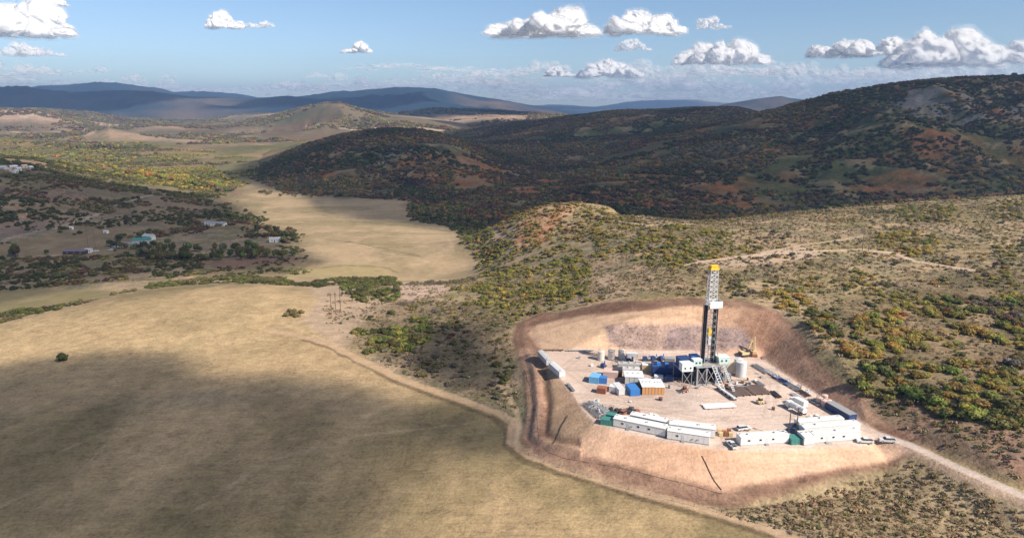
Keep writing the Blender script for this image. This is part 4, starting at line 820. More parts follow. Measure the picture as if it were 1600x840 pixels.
# ------------------------------------------------------------------ cabins and boxes
def cabin(name, label, cat, a, b, depth, h, wall='white', roof='roof', group=None, doors=(), windows=(), vents=(), ac=(), gable=.16, lift=.5, step=None, seams=0, roofover=.12):
    """a -> b: the near bottom edge as surveyed; the cabin stands behind it"""
    p, rz, L = frame(a, b); t = thing(name, label, cat, p, rz, group)
    body = bx(0, L, 0, depth, lift, h).build('wall', wall, t)
    MB().prismx([(-roofover, h), (depth + roofover, h), (depth + roofover, h + .1), (depth / 2, h + .1 + gable), (-roofover, h + .1)], -roofover, L + roofover).build('roof', roof, t)
    bx(.15, L - .15, .12, depth - .12, .02, lift).build('skirting', 'grey', t)
    for x in doors:
        d = bx(x, x + .95, -.05, 0, lift + .05, lift + 2.05).build('door', 'lgrey', t); bx(x + .78, x + .86, -.10, -.05, lift + .95, lift + 1.05).build('handle', 'dark', d)
        s = MB(); [s.box(x - .1, x + 1.05, -.35 - .3 * i, -.05 - .3 * i, 0, lift - .16 * i) for i in range(3)]; s.build('steps', 'steel', t)
    for x in windows:
        f = bx(x, x + 1.0, -.04, 0, lift + 1.1, lift + 1.9).build('window', 'lgrey', t); bx(x + .07, x + .93, -.055, -.04, lift + 1.17, lift + 1.83).build('pane', 'glass', f)
    for x in vents: bx(x, x + .55, -.25, 0, lift + .9, lift + 1.35).build('vent', 'steel', t)
    for x in ac: bx(x, x + .8, depth * .35, depth * .35 + .8, h + .1 + gable * .5, h + .65 + gable * .5).build('air_conditioner', 'lgrey', t)
    for i in range(seams): x = L * (i + 1) / (seams + 1); bx(x - .03, x + .03, -.03, 0, lift, h - .002).build('seam', 'lgrey', t)
    for i in range(int(L / 2.2)): x = .9 + i * 2.2; bx(x, x + .12, .02, depth - .02, h + .1, h + .12 + gable * .2).build('roof_rib', roof, t)
    for x in (.5, L - 1.2): bx(x, x + .6, depth * .6, depth * .6 + .5, h + .1 + gable * .5, h + .42 + gable * .5).build('roof_hatch', 'grey', t)
    return t
def tow(t, L, depth):
    MB().tube((L, depth * .25, .5), (L + 1.4, depth / 2, .5), .06).tube((L, depth * .75, .5), (L + 1.4, depth / 2, .5), .06).build('tow_bar', 'dark', t)
g_ = 'white camp cabins along the front edge of the pad'
t = cabin('site_cabin', 'long white cabin at the left end of the front row, beside the green skips', 'cabin', (958,666), (1039,683), 4.0, 3.3, group=g_, windows=(3, 9, 13), doors=(5.2,), vents=(6.8,), ac=(4, 12), seams=5)
cabin('site_cabin', 'white cabin standing behind the leftmost long cabin, its roof only in view', 'cabin', (984,659), (1040,671), 3.4, 3.0, group=g_, ac=(5,), seams=3)
cabin('site_cabin', 'white cabin with two dark wall vents, second in the front row', 'cabin', (1042,686), (1108,696), 4.0, 3.4, group=g_, vents=(8.6, 10.3), windows=(3,), doors=(5,), seams=7, ac=(4,))
cabin('site_cabin', 'white cabin side by side behind the one with two dark wall vents', 'cabin', (1045,676), (1117,685), 4.2, 3.5, group=g_, ac=(10,), seams=3)
cabin('site_cabin', 'single white cabin between the yellow crates and the green skip', 'cabin', (1157,697), (1232,692), 3.6, 3.3, group=g_, windows=(2.5, 6.8, 11.5), doors=(9.2,), seams=4, ac=(3, 13))
cabin('site_cabin', 'nearer white cabin of the pair at the right end of the front row', 'cabin', (1271,693), (1344,687), 3.6, 3.3, group=g_, windows=(2.5, 7, 11), doors=(4.6,), seams=5, ac=(9,))
cabin('site_cabin', 'farther white cabin of the pair at the right end of the front row', 'cabin', (1256,682), (1343,675), 3.6, 3.3, group=g_, ac=(5,), seams=3)
cabin('site_cabin', 'far roofed white cabin behind the pair at the right end', 'cabin', (1248,672), (1318,666), 3.4, 3.1, group=g_, ac=(9,), seams=3)
cabin('site_cabin', 'small white cabin squeezed between green skip and right cabin pair', 'cabin', (1256,696), (1271,695), 5.0, 3.2, group=g_)
g_ = 'white box trailers on the left edge of the pad'
cabin('box_trailer', 'white box trailer farthest back on the left edge of the pad', 'trailer', (862,570), (848,555), 2.6, 2.6, group=g_, wall='grey', roof='grey', seams=3)
cabin('box_trailer', 'white box trailer nearer the camera on the left edge of the pad', 'trailer', (883,589), (866,574), 2.8, 2.8, group=g_, wall='lgrey', roof='lgrey', seams=3)

def container(label, a, b, depth, h, col, group=None, z=0, rib=.45, name='shipping_container', cat='container', top=None, beam='same'):
    p, rz, L = frame(a, b); p.z = z; t = thing(name, label, cat, p, rz, group)
    bx(.06, L - .06, .06, depth - .06, .12, h - .06).build('wall', col, t)
    bx(0, L, 0, depth, h - .06, h).build('roof', top or col, t)
    f = MB()
    for x in (0, L - .14):
        for y in (0, depth - .14): f.box(x, x + .14, y, y + .14, 0, h - .06)
    f.box(.14, L - .14, 0, .1, 0, .12).box(.14, L - .14, depth - .1, depth, 0, .12)
    f.build('corner_frame', col if beam == 'same' else beam, t)
    n_ = int(L / rib); m = MB()
    for i in range(n_): x = .3 + (L - .6) * i / max(1, n_ - 1); m.box(x - .06, x + .06, .0, .06, .16, h - .1)
    m.build('ribbing', col, t)
    for i in (0, 1): d = bx(-.05, .06, .1 + i * (depth / 2 - .1), depth / 2 - .02 + i * (depth / 2 - .1), .16, h - .1).build('door', col, t); MB().tube((-.09, depth / 2 + (.25 if i else -.25), .25), (-.09, depth / 2 + (.25 if i else -.25), h - .2), .025).build('lock_bar', 'steel', d)
    return t
container('pale blue container at the left end of the container cluster', (920,598), (935,600), 5.5, 2.9, 'lblue')
container('deep blue skip like container against the pale blue one', (934,599), (948,600), 3.0, 2.7, 'blue')
container('pinkish grey roofed unit behind the two leftmost blue containers', (942,590), (965,592), 5.0, 2.9, 'pink')
container('rust brown crate in front of the blue containers', (932,614), (946,616), 3.2, 2.4, 'rust', name='crate', cat='crate')
container('small white tank unit between rust crate and long grey container', (951,612), (962,614), 3.2, 2.6, 'white', beam='steel')
container('long grey container pointing at the camera beside the bright blue one', (966,618), (977,617), 7.5, 2.8, 'lgrey', beam='dark')
container('bright blue container beside the orange fronted house', (985,619), (1000,618), 7.0, 2.8, 'blue')
container('black generator housing behind the grey container', (958,588), (972,589), 4.0, 3.4, 'dark', name='generator', cat='generator')
# the white roofed houses with ochre wall
def shed(label, a, b, depth, h, front, bays):
    p, rz, L = frame(a, b); t = thing('equipment_house', label, 'equipment house', p, rz, 'white roofed equipment houses in the middle of the pad')
    bx(.05, L - .05, .05, depth, .25, h).build('wall', 'dark', t); MB().prismx([(-.2, h), (depth + .2, h), (depth + .2, h + .15), (depth / 2, h + .4), (-.2, h + .15)], -.15, L + .15).build('roof', 'white', t)
    bx(0, L, 0, depth, 0, .25).build('skid', 'steel', t)
    for i in range(bays):
        w_ = L / bays; d = bx(i * w_ + .08, (i + 1) * w_ - .08, 0, .05, .3, h - .05).build('door', front, t); bx((i + .8) * w_, (i + .8) * w_ + .1, -.05, 0, h * .5, h * .5 + .15).build('handle', 'steel', d)
    for i in range(3): bx(L * (.18 + .28 * i), L * (.18 + .28 * i) + .7, depth * .45, depth * .45 + .7, h + .3, h + .85).build('roof_fan', 'lgrey', t)
shed('white roofed house with an ochre door front, nearest of the pair', (1003,617), (1023,617), 9.0, 3.6, 'orange', 4)
shed('white roofed house with an ochre door front, right of its twin', (1023,617), (1038,617), 8.5, 3.5, 'orange', 3)
shed('white roofed equipment house behind the ochre fronted ones', (976,600), (1005,601), 7.0, 3.4, 'grey', 4)
for lb, a, b, d, c in [('light grey mud tank left of the navy tank, front one', (964,584), (1000,585), 3.4, 'lgrey'), ('light grey mud tank left of the navy tank, rear one', (966,576), (1002,577), 3.4, 'grey')]:
    t = container(lb, a, b, d, 2.4, c, name='mud_tank', cat='mud tank', beam='steel')
    L = frame(a, b)[2]; m = MB(); [m.tube((L * k / 8, .1, 2.4), (L * k / 8, .1, 3.4), .03) for k in range(9)]; m.tube((0, .1, 3.4), (L, .1, 3.4), .03).tube((0, .1, 2.9), (L, .1, 2.9), .025).build('railing', 'ochre', t)
    for k in range(3): MB().tube((L * (.2 + .28 * k), d / 2, 2.4), (L * (.2 + .28 * k), d / 2, 3.3), .35, seg=10).build('agitator', 'steel', t)
for lb, a, b, d, h_, c in [('steel grey generator house right behind the navy tank hall', (1038,570), (1054,571), 3.2, 3.2, 'steel'), ('navy generator house between the tank hall and the doghouse legs', (1060,576), (1078,577), 3.2, 3.4, 'navy'), ('dark unit at the left foot of the rig', (1066,597), (1080,598), 2.6, 2.6, 'dark'),
    ('pale unit in the row behind the round beige tanks', (978,560), (996,561), 2.8, 2.6, 'lgrey'), ('small navy unit in front of the navy tank hall', (1040,596), (1052,597), 2.6, 2.4, 'navy'), ('light grey unit in front of the navy tank hall', (1022,595), (1036,596), 2.6, 2.2, 'lgrey'), ('steel grey unit right of the rig foot', (1130,594), (1142,594), 2.6, 2.6, 'steel')]:
    container(lb, a, b, d, h_, c, name='generator_house', cat='generator', beam='steel')
# vertical tanks
def vtank(label, px, r, h, col, group, cone=True, ladder=True):
    p = at(*px); t = thing('storage_tank', label, 'tank', p, R(-60), group)
    MB().tube((0, 0, .15), (0, 0, h), r, seg=28).build('shell', col, t); MB().tube((0, 0, h), (0, 0, h + .35), r + .05, .3, seg=28).build('roof', col, t)
    MB().tube((0, 0, 0), (0, 0, .15), r + .12, seg=20).build('base_ring', 'steel', t)
    m = MB(); m.tube((-r - .15, -.25, .1), (-r - .15, -.25, h + .9), .03).tube((-r - .15, .25, .1), (-r - .15, .25, h + .9), .03); [m.tube((-r - .15, -.25, .4 * k), (-r - .15, .25, .4 * k), .02, seg=4) for k in range(1, int(h / .4))]; m.build('ladder', 'dark', t)
    return t
g_ = 'row of round tanks at the back of the pad'
for px, lb in [((939,562), 'leftmost of the three round beige tanks at the back'), ((955,561), 'middle one of the three round beige tanks at the back'), ((971,560), 'rightmost of the three round beige tanks at the back')]: vtank(lb, px, 1.6, 4.4, 'tank', g_)
vtank('tall pale silo right of the derrick, nearer one', (1157,587), 2.3, 6.8, 'lgrey', 'pale silos right of the derrick')
vtank('pale silo right of the derrick, standing behind the nearer one', (1153,580), 1.9, 6.0, 'lgrey', 'pale silos right of the derrick')
container('beige box house between the derrick and the pale silos', (1126,585), (1146,585), 4.5, 5.6, 'beige', name='pump_house', cat='pump house')

# ------------------------------------------------------------------ the rig
RX = at(1103, 594); rig = thing('drilling_rig', 'tall drilling rig with white lattice mast top, yellow crown and blue white floor houses', 'drilling rig', RX, R(10))
FH = 8.6
def lattice(z0, z1, w0, w1, d0, d1, bays, mat, name, rr=.13, ox=0, oy=0):
    m = MB()
    def c(z, sx, sy): k = (z - z0) / (z1 - z0); return (ox + sx * (w0 + (w1 - w0) * k) / 2, oy + sy * (d0 + (d1 - d0) * k) / 2, z)
    cs = [(-1, -1), (1, -1), (1, 1), (-1, 1)]
    for s in cs: m.tube(c(z0, *s), c(z1, *s), rr, seg=5)
    for b in range(bays):
        za, zb = z0 + (z1 - z0) * b / bays, z0 + (z1 - z0) * (b + 1) / bays
        for i in range(4):
            p, q = cs[i], cs[(i + 1) % 4]
            m.tube(c(zb, *p), c(zb, *q), rr * .6, seg=4); m.tube(c(za, *p), c(zb, *q), rr * .5, seg=4); m.tube(c(zb, *p), c(za, *q), rr * .5, seg=4)
    return m.build(name, mat, rig)
lattice(FH, 33, 4.2, 4.0, 3.0, 2.9, 9, 'steel', 'mast_lower', rr=.13)
lattice(33, 49.6, 3.9, 3.1, 2.9, 2.4, 8, 'lgrey', 'mast_top', rr=.18)
cr = bx(-1.9, 1.9, -1.5, 1.5, 49.6, 50.2).build('crown_block', 'yellow', rig)
MB().box(-1.5, 1.5, -1.1, 1.1, 50.2, 51.5).build('sheave_housing', 'yellow', cr)
m = MB(); [m.tube((x, y, 50.2), (x, y, 51.3), .05, seg=4) for x in (-1.9, 0, 1.9) for y in (-1.5, 1.5)]; m.path([(-1.9, -1.5, 51.3), (1.9, -1.5, 51.3), (1.9, 1.5, 51.3), (-1.9, 1.5, 51.3), (-1.9, -1.5, 51.3)], .05).build('crown_railing', 'yellow', cr)
# racking board with its pale windbreak
rb = bx(-1.6, 4.0, -2.3, 2.2, 33.0, 33.3).build('racking_board', 'steel', rig)
m = MB(); m.box(-1.6, 4.0, -2.35, -2.3, 33.3, 36.2).box(4.0, 4.05, -2.35, 2.2, 33.3, 36.2).box(-1.6, 4.0, 2.2, 2.25, 33.3, 36.2).build('windbreak', 'white', rb)
# pipe stands racked in the mast: dark bundles left and right
for x0, nm in ((-2.8, 'left'), (1.5, 'right')):
    for i in range(5 if x0 < 0 else 6):
        for j in range(5): MB().tube((x0 + .27 * i, -1.0 + .38 * j, FH + .2), (x0 + .27 * i, -1.0 + .38 * j, FH + 25.5), .11, seg=5).build('drill_pipe_stand', 'blackt', rig)
MB().tube((-.1, 0, FH + 6), (-.1, 0, 49.6), .10, seg=5).tube((.35, 0, FH + 6), (.35, 0, 49.6), .10, seg=5).build('hoist_line', 'lgrey', rig)
tb = bx(-.6, .9, -.5, .5, FH + 12, FH + 15.5).build('travelling_block', 'yellow', rig); bx(-.5, .8, -.6, .6, FH + 8, FH + 12).build('top_drive', 'lgrey', rig)
MB().tube((.1, 0, FH), (.1, 0, FH + 8), .12, seg=6).build('drill_string', 'steel', rig)
MB().path([(-3.0, .9, FH), (-3.0, .9, FH + 26)], .14).build('standpipe', 'steel', rig)
# substructure
m = MB()
for x in (-6.4, -2.2, 2.2, 6.4):
    for y in (-4.4, 4.4): m.box(x - .3, x + .3, y - .3, y + .3, 0, FH - .5)
for y in (-4.4, 4.4):
    for xa, xb in ((-6.4, -2.2), (-2.2, 2.2), (2.2, 6.4)): m.tube((xa, y, .4), (xb, y, FH - .7), .16).tube((xb, y, .4), (xa, y, FH - .7), .16)
for x in (-6.4, 6.4): m.tube((x, -4.4, .4), (x, 4.4, FH - .7), .16).tube((x, 4.4, .4), (x, -4.4, FH - .7), .16)
m.box(-6.8, 6.8, -4.9, -3.9, 0, .5).box(-6.8, 6.8, 3.9, 4.9, 0, .5)
m.build('substructure', 'steel', rig)
bx(-7.2, 7.2, -5.2, 5.2, FH - .5, FH).build('drill_floor', 'steel', rig)
MB().box(-6.2, -2.4, -4.2, 4.2, .5, 5.2).build('light_block_left', 'dark', rig); MB().box(2.6, 6.0, -3.4, 4.2, .5, 4.4).build('light_block_right', 'navy', rig); MB().box(-6.6, 6.6, 4.5, 4.7, .6, FH - .6).build('rear_wind_wall', 'navy', rig)  # closed boxes added under the floor to block light; wind wall behind
m = MB()
for x in np.linspace(-7.1, 7.1, 9):
    m.tube((x, -5.1, FH), (x, -5.1, FH + 1.1), .04, seg=4)
m.tube((-7.1, -5.1, FH + 1.1), (7.1, -5.1, FH + 1.1), .04, seg=4).tube((-7.1, -5.1, FH + .6), (7.1, -5.1, FH + .6), .04, seg=4).build('floor_railing', 'ochre', rig)
MB().tube((0, 0, 1), (0, 0, 4.8), .55, seg=12).tube((0, 0, 2.2), (0, 0, 2.8), 1.0, seg=12).tube((0, 0, 3.6), (0, 0, 4.2), .95, seg=12).build('blowout_preventer', 'rust', rig)
def house(name, x0, x1, y0, y1, z0, z1, col, win=()):
    h_ = bx(x0, x1, y0, y1, z0, z1).build(name, col, rig); bx(x0 - .1, x1 + .1, y0 - .1, y1 + .1, z1, z1 + .12).build('house_roof', 'white', h_)
    for x in win: bx(x, x + .8, y0 - .04, y0, z0 + 1.1, z0 + 1.9).build('house_window', 'glass', h_)
house('doghouse', -13.6, -8.6, -4.9, -1.6, FH - 1.8, FH + 1.8, 'white', (-12.6, -10.2))
house('driller_cabin', -8.2, -4.4, -4.2, -1.4, FH, FH + 2.8, 'mint', (-7.4, -5.8))
house('floor_house', 3.4, 8.4, -3.8, .4, FH, FH + 2.9, 'mint', (4.4, 6.4))
bx(-13.6, -7.3, -1.6, 5, FH - 1.8, FH - 1.5).build('side_platform', 'steel', rig)
bx(-12.8, -7.8, -.8, 4.0, FH - 1.5, FH + 2.2).build('drawworks_housing', 'navy', rig)
bx(-6.6, -2.8, 1.2, 4.8, FH, FH + 2.4).build('drawworks', 'blue', rig)
m = MB(); [m.tube((x, y, 0), (x, y, FH - 1.8), .16) for x in (-13.2, -9.0) for y in (-4.6, 4.6)]; m.tube((-13.2, -4.6, .3), (-9, -4.6, FH - 2), .12).tube((-9, -4.6, .3), (-13.2, -4.6, FH - 2), .12).build('platform_leg', 'steel', rig)
# raising struts and gin pole braces
MB().tube((3.6, -4.4, FH), (2.0, -1.6, 19), .16).tube((-3.6, -4.4, FH), (-2.0, -1.6, 19), .16).build('mast_brace', 'steel', rig)
# V door ramp, stairs, catwalk
cw0 = at(1112, 600) ; cw1 = at(1149, 626); inv = Matrix.Rotation(-R(10), 4, 'Z')
def loc_(p): return inv @ (p - RX)
a_, b_ = loc_(at(1119, 605)), loc_(cw1); a_.z = b_.z = 0; d_ = (b_ - a_).normalized(); s_ = Vector((-d_.y, d_.x, 0))
rmp = MB(); k = 0
top = a_ - d_ * 3.2 + Vector((0, 0, FH)); foot = a_ + d_ * 5 + Vector((0, 0, 1.3))
for q in (-.8, .8): rmp.tube(top + s_ * q, foot + s_ * q, .14)
for i in range(10): p = top.lerp(foot, i / 9.0); rmp.tube(p - s_ * .8, p + s_ * .8, .1, seg=4)
rmp.build('v_door_ramp', 'white', rig)
st = MB()
for s0, sgn in ((a_ + s_ * 4.2 + d_ * 3, 1),):
    for q in (-.5, .5): st.tube(s0 - d_ * 5 + s_ * q + Vector((0, 0, FH)), s0 + d_ * 4 + s_ * q + Vector((0, 0, .2)), .1)
    for i in range(16): p = (s0 - d_ * 5 + Vector((0, 0, FH))).lerp(s0 + d_ * 4 + Vector((0, 0, .2)), i / 15.0); st.box(p.x - .5, p.x + .5, p.y - .5, p.y + .5, p.z - .04, p.z)
st.build('stairway', 'lgrey', rig)
p, rz, L = frame((1122, 607), (1149, 626)); cw = thing('catwalk', 'long narrow steel catwalk sloping from the rig towards the dark pipe racks', 'catwalk', p, rz)
bx(0, L, -.9, .9, .9, 1.15).build('deck', 'lgrey', cw)
for q in (-1.0, .85): bx(0, L, q, q + .15, 1.15, 1.4).build('side_beam', 'steel', cw)
for i in range(5): x = .5 + (L - 1) * i / 4; bx(x - .12, x + .12, -.8, .8, 0, .9).build('leg', 'dark', cw)
# navy tanks left of the rig
t = container('long navy blue tank hall reaching from the grey tanks to the rig', (1019,587), (1082,590), 7.5, 4.2, 'navy', name='tank_hall', cat='tank hall', rib=1.2)
L = frame((1021,586), (1080,589))[2]; m = MB(); [m.tube((L * k / 12, .1, 4.2), (L * k / 12, .1, 5.2), .04, seg=4) for k in range(13)]; m.tube((0, .1, 5.2), (L, .1, 5.2), .04).tube((0, .1, 4.7), (L, .1, 4.7), .03).build('railing', 'blue', t)
for k in range(4): bx(2 + k * 3.6, 3.6 + k * 3.6, 2, 4, 4.2, 5.4).build('shaker', 'blue', t)
container('white and yellow pump truck box left of the navy tank hall', (1003,579), (1019,580), 3.0, 2.8, 'ochre', name='pump_unit', cat='pump unit', top='white')
def pump(label, px, s=1.0, rz=0):
    t = thing('mud_pump', label, 'mud pump', at(*px), rz, 'dark machines behind the navy tank hall'); bx(-2 * s, 2 * s, -1, 1, 0, .4).build('skid', 'dark', t); MB().box(-1.8 * s, .2 * s, -.8, .8, .4, 2.0).build('gear_case', 'navy', t)
    MB().tube((.6 * s, 0, 1.1), (1.8 * s, 0, 1.1), .55, seg=10).build('fluid_end', 'steel', t); MB().tube((1.2 * s, 0, 1.6), (1.2 * s, 0, 2.8), .3, .2, seg=8).build('pulsation_damper', 'blue', t)
for i, (u, v) in enumerate([(1010,563), (1022,562), (1034,562)]): pump(['left', 'middle', 'right'][i] + ' one of three dark pumps behind the navy tank hall', (u, v), 1, R(20 * i))
pump('dark machine beside the left round tanks', (943,573), 1, R(60)); pump('squat machine behind the black generator housing', (984,566), .9, R(10))

# ------------------------------------------------------------------ pipes, racks and loose gear
def piperack(label, a, b, width, n_, mat, group, rows=1, r=.12, h=.5, tilt=0):
    p, rz, L = frame(a, b); t = thing('pipe_rack', label, 'pipe rack', p, rz, group)
    for x in (L * .12, L * .5, L * .88): bx(x - .12, x + .12, -.2, width + .2, 0, h).build('sleeper', 'rust', t)
    me = MB().tube((0, 0, 0), (L, 0, 0), r, seg=6); first = me.build('pipe', mat, t, (0, .1, h + r)); rs = random.Random(int(L * 100))
    for k in range(1, n_):
        o = first.copy(); COL.objects.link(o); o.parent = t; lay = k * rows // n_; kk = k % max(1, n_ // rows); o.location = (rs.uniform(-.4, .4), .1 + (width - .2) * (kk + .5 * (lay % 2)) / max(1, n_ / rows - 1), h + r + lay * r * 1.8); o.rotation_euler = (0, 0, rs.uniform(-.01, .01))
    return t
g_ = 'dark pipe racks in front of the rig'
piperack('left rack of dark drill pipe in front of the rig', (1149,620), (1176,618), 9.5, 34, 'pipe', g_)
piperack('right rack of dark drill pipe in front of the rig', (1178,618), (1205,616), 9.5, 34, 'pipe', g_)
t = piperack('pale casing laid out on timbers in front of the catwalk', (1102,640), (1151,637), 4.2, 9, 'lgrey', None, r=.2, h=.35)
for a, b, w_, n_, mt_, lb in [((1130,606), (1148,612), 2.4, 8, 'dark', 'short black pipe rack wedged between rig foot and catwalk'), ((1150,606), (1172,605), 2.0, 7, 'steel', 'grey pipe rack just behind the dark pipe racks'), ((1176,606), (1192,605), 2.0, 6, 'dark', 'black pipe rack behind the right dark rack'), ((1196,604), (1184,596), 2.2, 7, 'steel', 'grey pipe rack between silos and right edge racks'), ((1222,622), (1210,612), 2.2, 8, 'dark', 'black pipe rack right of the dark pipe racks')]: piperack(lb, a, b, w_, n_, mt_, 'small pipe racks right of the rig')
g_ = 'long racks of pipe along the right edge of the pad'
for a, b, w_, n_, mt_, lb in [((1205,584), (1182,570), 3.0, 9, 'steel', 'pipe rack nearest the excavator on the right edge'), ((1222,592), (1200,578), 2.6, 8, 'lgrey', 'second pipe rack from the excavator, with pale pipes'), ((1238,602), (1216,589), 3.0, 9, 'navy', 'third pipe rack from the excavator, with dark blue pipes'),
                      ((1254,611), (1234,599), 3.0, 9, 'steel', 'fourth pipe rack from the excavator on the right edge'), ((1268,620), (1250,609), 2.6, 8, 'pipe', 'fifth pipe rack from the excavator, with rusty pipes'), ((1262,628), (1240,615), 2.0, 6, 'lgrey', 'short pipe rack between the white truck and the right edge'), ((1286,634), (1268,624), 2.5, 7, 'steel', 'pipe rack just behind the pink tanks')]:
    piperack(lb, a, b, w_, n_, mt_, g_)
piperack('thin line of dark pipes along the back left edge of the pad', (848,549), (880,549), 1.4, 6, 'dark', None); piperack('dark pipes between the left edge and the round tanks', (884,549), (928,549), 1.2, 5, 'steel', None)
piperack('short bundle of grey pipe on the left edge of the pad', (899,612), (889,600), 1.2, 5, 'steel', None)
piperack('fanned rack of grey pipe at the bend of the left edge', (945,652), (922,631), 3.2, 12, 'steel', 'grey pipe racks at the left bend', rows=2)
piperack('upper fanned rack of pale pipe at the left bend', (956,646), (932,627), 3.0, 12, 'lgrey', 'grey pipe racks at the left bend', rows=2)
def basket(label, px, s, rz, col, group=None):
    t = thing('tool_basket', label, 'tool basket', at(*px), rz, group); bx(-s, s, -s * .6, s * .6, 0, .15).build('floor_plate', col, t); m = MB()
    for x in (-s, 0, s):
        for y in (-s * .6, s * .6): m.tube((x, y, 0), (x, y, 1.5), .05, seg=4)
    for z in (.6, 1.1, 1.5): m.path([(-s, -s * .6, z), (s, -s * .6, z), (s, s * .6, z), (-s, s * .6, z), (-s, -s * .6, z)], .045, 4)
    m.build('cage', col, t); MB().box(-s * .7, s * .1, -s * .3, s * .4, .15, .9).tube((s * .4, 0, .3), (s * .4, 0, 1.7), .3, seg=8).build('load', random.Random(int(px[0])).choice(['steel', 'lgrey', 'white', 'dark']), t)
for i, (u, v) in enumerate([(918,632), (926,640), (932,630), (937,646), (944,638), (951,652), (942,654), (955,640)]): basket(['first', 'second', 'third', 'fourth', 'fifth', 'sixth', 'seventh', 'last'][i] + ' steel basket from the left in the jumble at the left bend', (u, v), 1.4, R(37 * i), ['steel', 'lgrey', 'white', 'dark'][i % 4], 'steel baskets in the jumble at the left bend')
for i, (u, v) in enumerate([(1212,590), (1232,596), (1248,606), (1262,614)]): basket(['first', 'second', 'third', 'fourth'][i] + ' basket from the back among the racks on the right edge', (u, v), 1.3, R(25 * i), ['navy', 'steel', 'dark', 'lgrey'][i], 'baskets among the right edge racks')
container('dark green skip at the left end of the front cabin row', (938,663), (957,666), 3.2, 2.2, 'teal', name='skip', cat='skip', rib=.9); container('green skip behind the dark green skip at the left bend', (946,655), (961,658), 2.8, 2.2, 'teal', name='skip', cat='skip', rib=.9)
container('green skip between two white cabins under the lamp masts', (1236,695), (1254,694), 4.0, 2.2, 'teal', name='skip', cat='skip', rib=.9)
container('long dark blue trailer beside the access road at the right corner', (1338,657), (1301,636), 3.6, 2.9, 'navy', name='tank_trailer', cat='trailer', top='steel', rib=1.5)
for i, (u, v) in enumerate([(1280,630), (1287,634), (1294,634), (1288,626)]): vtank(['leftmost', 'nearest', 'rightmost', 'rearmost'][i] + ' of the small pink tanks on the right edge', (u, v), 1.2, 2.6, 'pink', 'small pink tanks on the right edge')
def crates(label, px, cols, rz):
    for i, c in enumerate(cols):
        p = at(*px) + Vector(((i % 3) * 1.7, (i // 3) * 1.9, 0)); t = thing('crate', f'{["front left","front middle","front right","rear left","rear middle","rear right"][i]} {label}', 'crate', p, rz, 'crates beside the middle of the cabin row'); bx(0, 1.3, 0, 1.3, .15, 1.5 + .4 * (i % 2)).build('body', c, t)
        for q in (0, .55, 1.1): bx(q, q + .15, 0, 1.3, 0, .15).build('pallet_runner', 'wood', t)
crates('crate of the yellow and brown stacks left of the single cabin', (1124,682), ['ochre', 'rust', 'ochre', 'ochre', 'orange', 'rust'], R(-10))
# clutter round the rig
rsb = random.Random(21); SPOTS = [(1062,596),(1084,600),(1090,606),(1130,600),(1140,597),(1150,600),(1160,598),(1172,600),(1125,592),(1168,594),(1180,596),(1046,606),(1135,604),(1165,604),(985,628),(1208,640),(1190,590),(1184,584),(990,560),(925,572),(905,560)]
kinds_ = ['wood', 'white', 'steel', 'rust', 'dark', 'lgrey', 'wood', 'steel', 'lgrey']; cnt = {}
COLW = {'rust': 'rust brown', 'red': 'red', 'white': 'white', 'steel': 'grey', 'yellow': 'yellow', 'blue': 'blue', 'lgrey': 'light grey', 'wood': 'brown', 'dark': 'black', 'orange': 'orange'}
od_ = sorted(range(len(SPOTS)), key=lambda i: SPOTS[i][0]); 
for j, i in enumerate(od_):
    c_ = kinds_[i % 9]; cnt[c_] = cnt.get(c_, 0) + 1; u, v = SPOTS[i]; sx, sy, sz = rsb.uniform(.7, 1.8), rsb.uniform(.6, 1.3), rsb.uniform(.5, 1.4)
    t = thing('equipment_crate', f'{NTH[cnt[c_] - 1]}{"" if cnt[c_] == 1 else " from the left"} of the small {COLW[c_]} crates lying loose on the pad', 'crate', at(u, v), rsb.uniform(0, 3), 'small loose crates on the pad')
    bx(-sx / 2, sx / 2, -sy / 2, sy / 2, .12, sz).build('body', c_, t); bx(-sx / 2 - .03, sx / 2 + .03, -sy / 2 - .03, sy / 2 + .03, sz, sz + .06).build('lid', c_, t); bx(-sx / 2, sx / 2, -sy / 2, -sy / 2 + .15, 0, .12).box(-sx / 2, sx / 2, sy / 2 - .15, sy / 2, 0, .12).build('pallet_runner', 'wood', t)
for a, b, lb in [((1100,603),(1062,610),'left'), ((1140,592),(1186,600),'right'), ((1072,590),(1040,592),'rear')]:
    p, q = at(*a), at(*b); n_ = 12; m = MB(); m.path([p.lerp(q, i / n_) - p + Vector((0, 1.2 * math.sin(i * 1.1 + a[0]), .1)) for i in range(n_ + 1)], .09, 5); t = thing('hose', f'{lb} black hose snaking over the pad from the foot of the rig', 'hose', p, 0, 'hoses round the rig'); m.build('tube', 'dark', t)
# floodlight masts
for u, v, lb in [(1231,690, 'left one of the two floodlight masts over the green skip'), (1243,686, 'right one of the two floodlight masts over the green skip')]:
    t = thing('light_mast', lb, 'light mast', at(u, v), 0, 'floodlight masts over the green skip'); MB().tube((0, 0, 0), (0, 0, 12.5), .22, .16).build('pole', 'dark', t); bx(-.9, .9, -.05, .05, 12.4, 12.5).build('cross_arm', 'dark', t); bx(-.7, .7, -.6, .6, 0, .5).build('base', 'lgrey', t)
    for x in (-.8, -.27, .27, .8): bx(x - .22, x + .22, -.2, .12, 12.5, 12.85).build('lamp', 'lgrey', t)
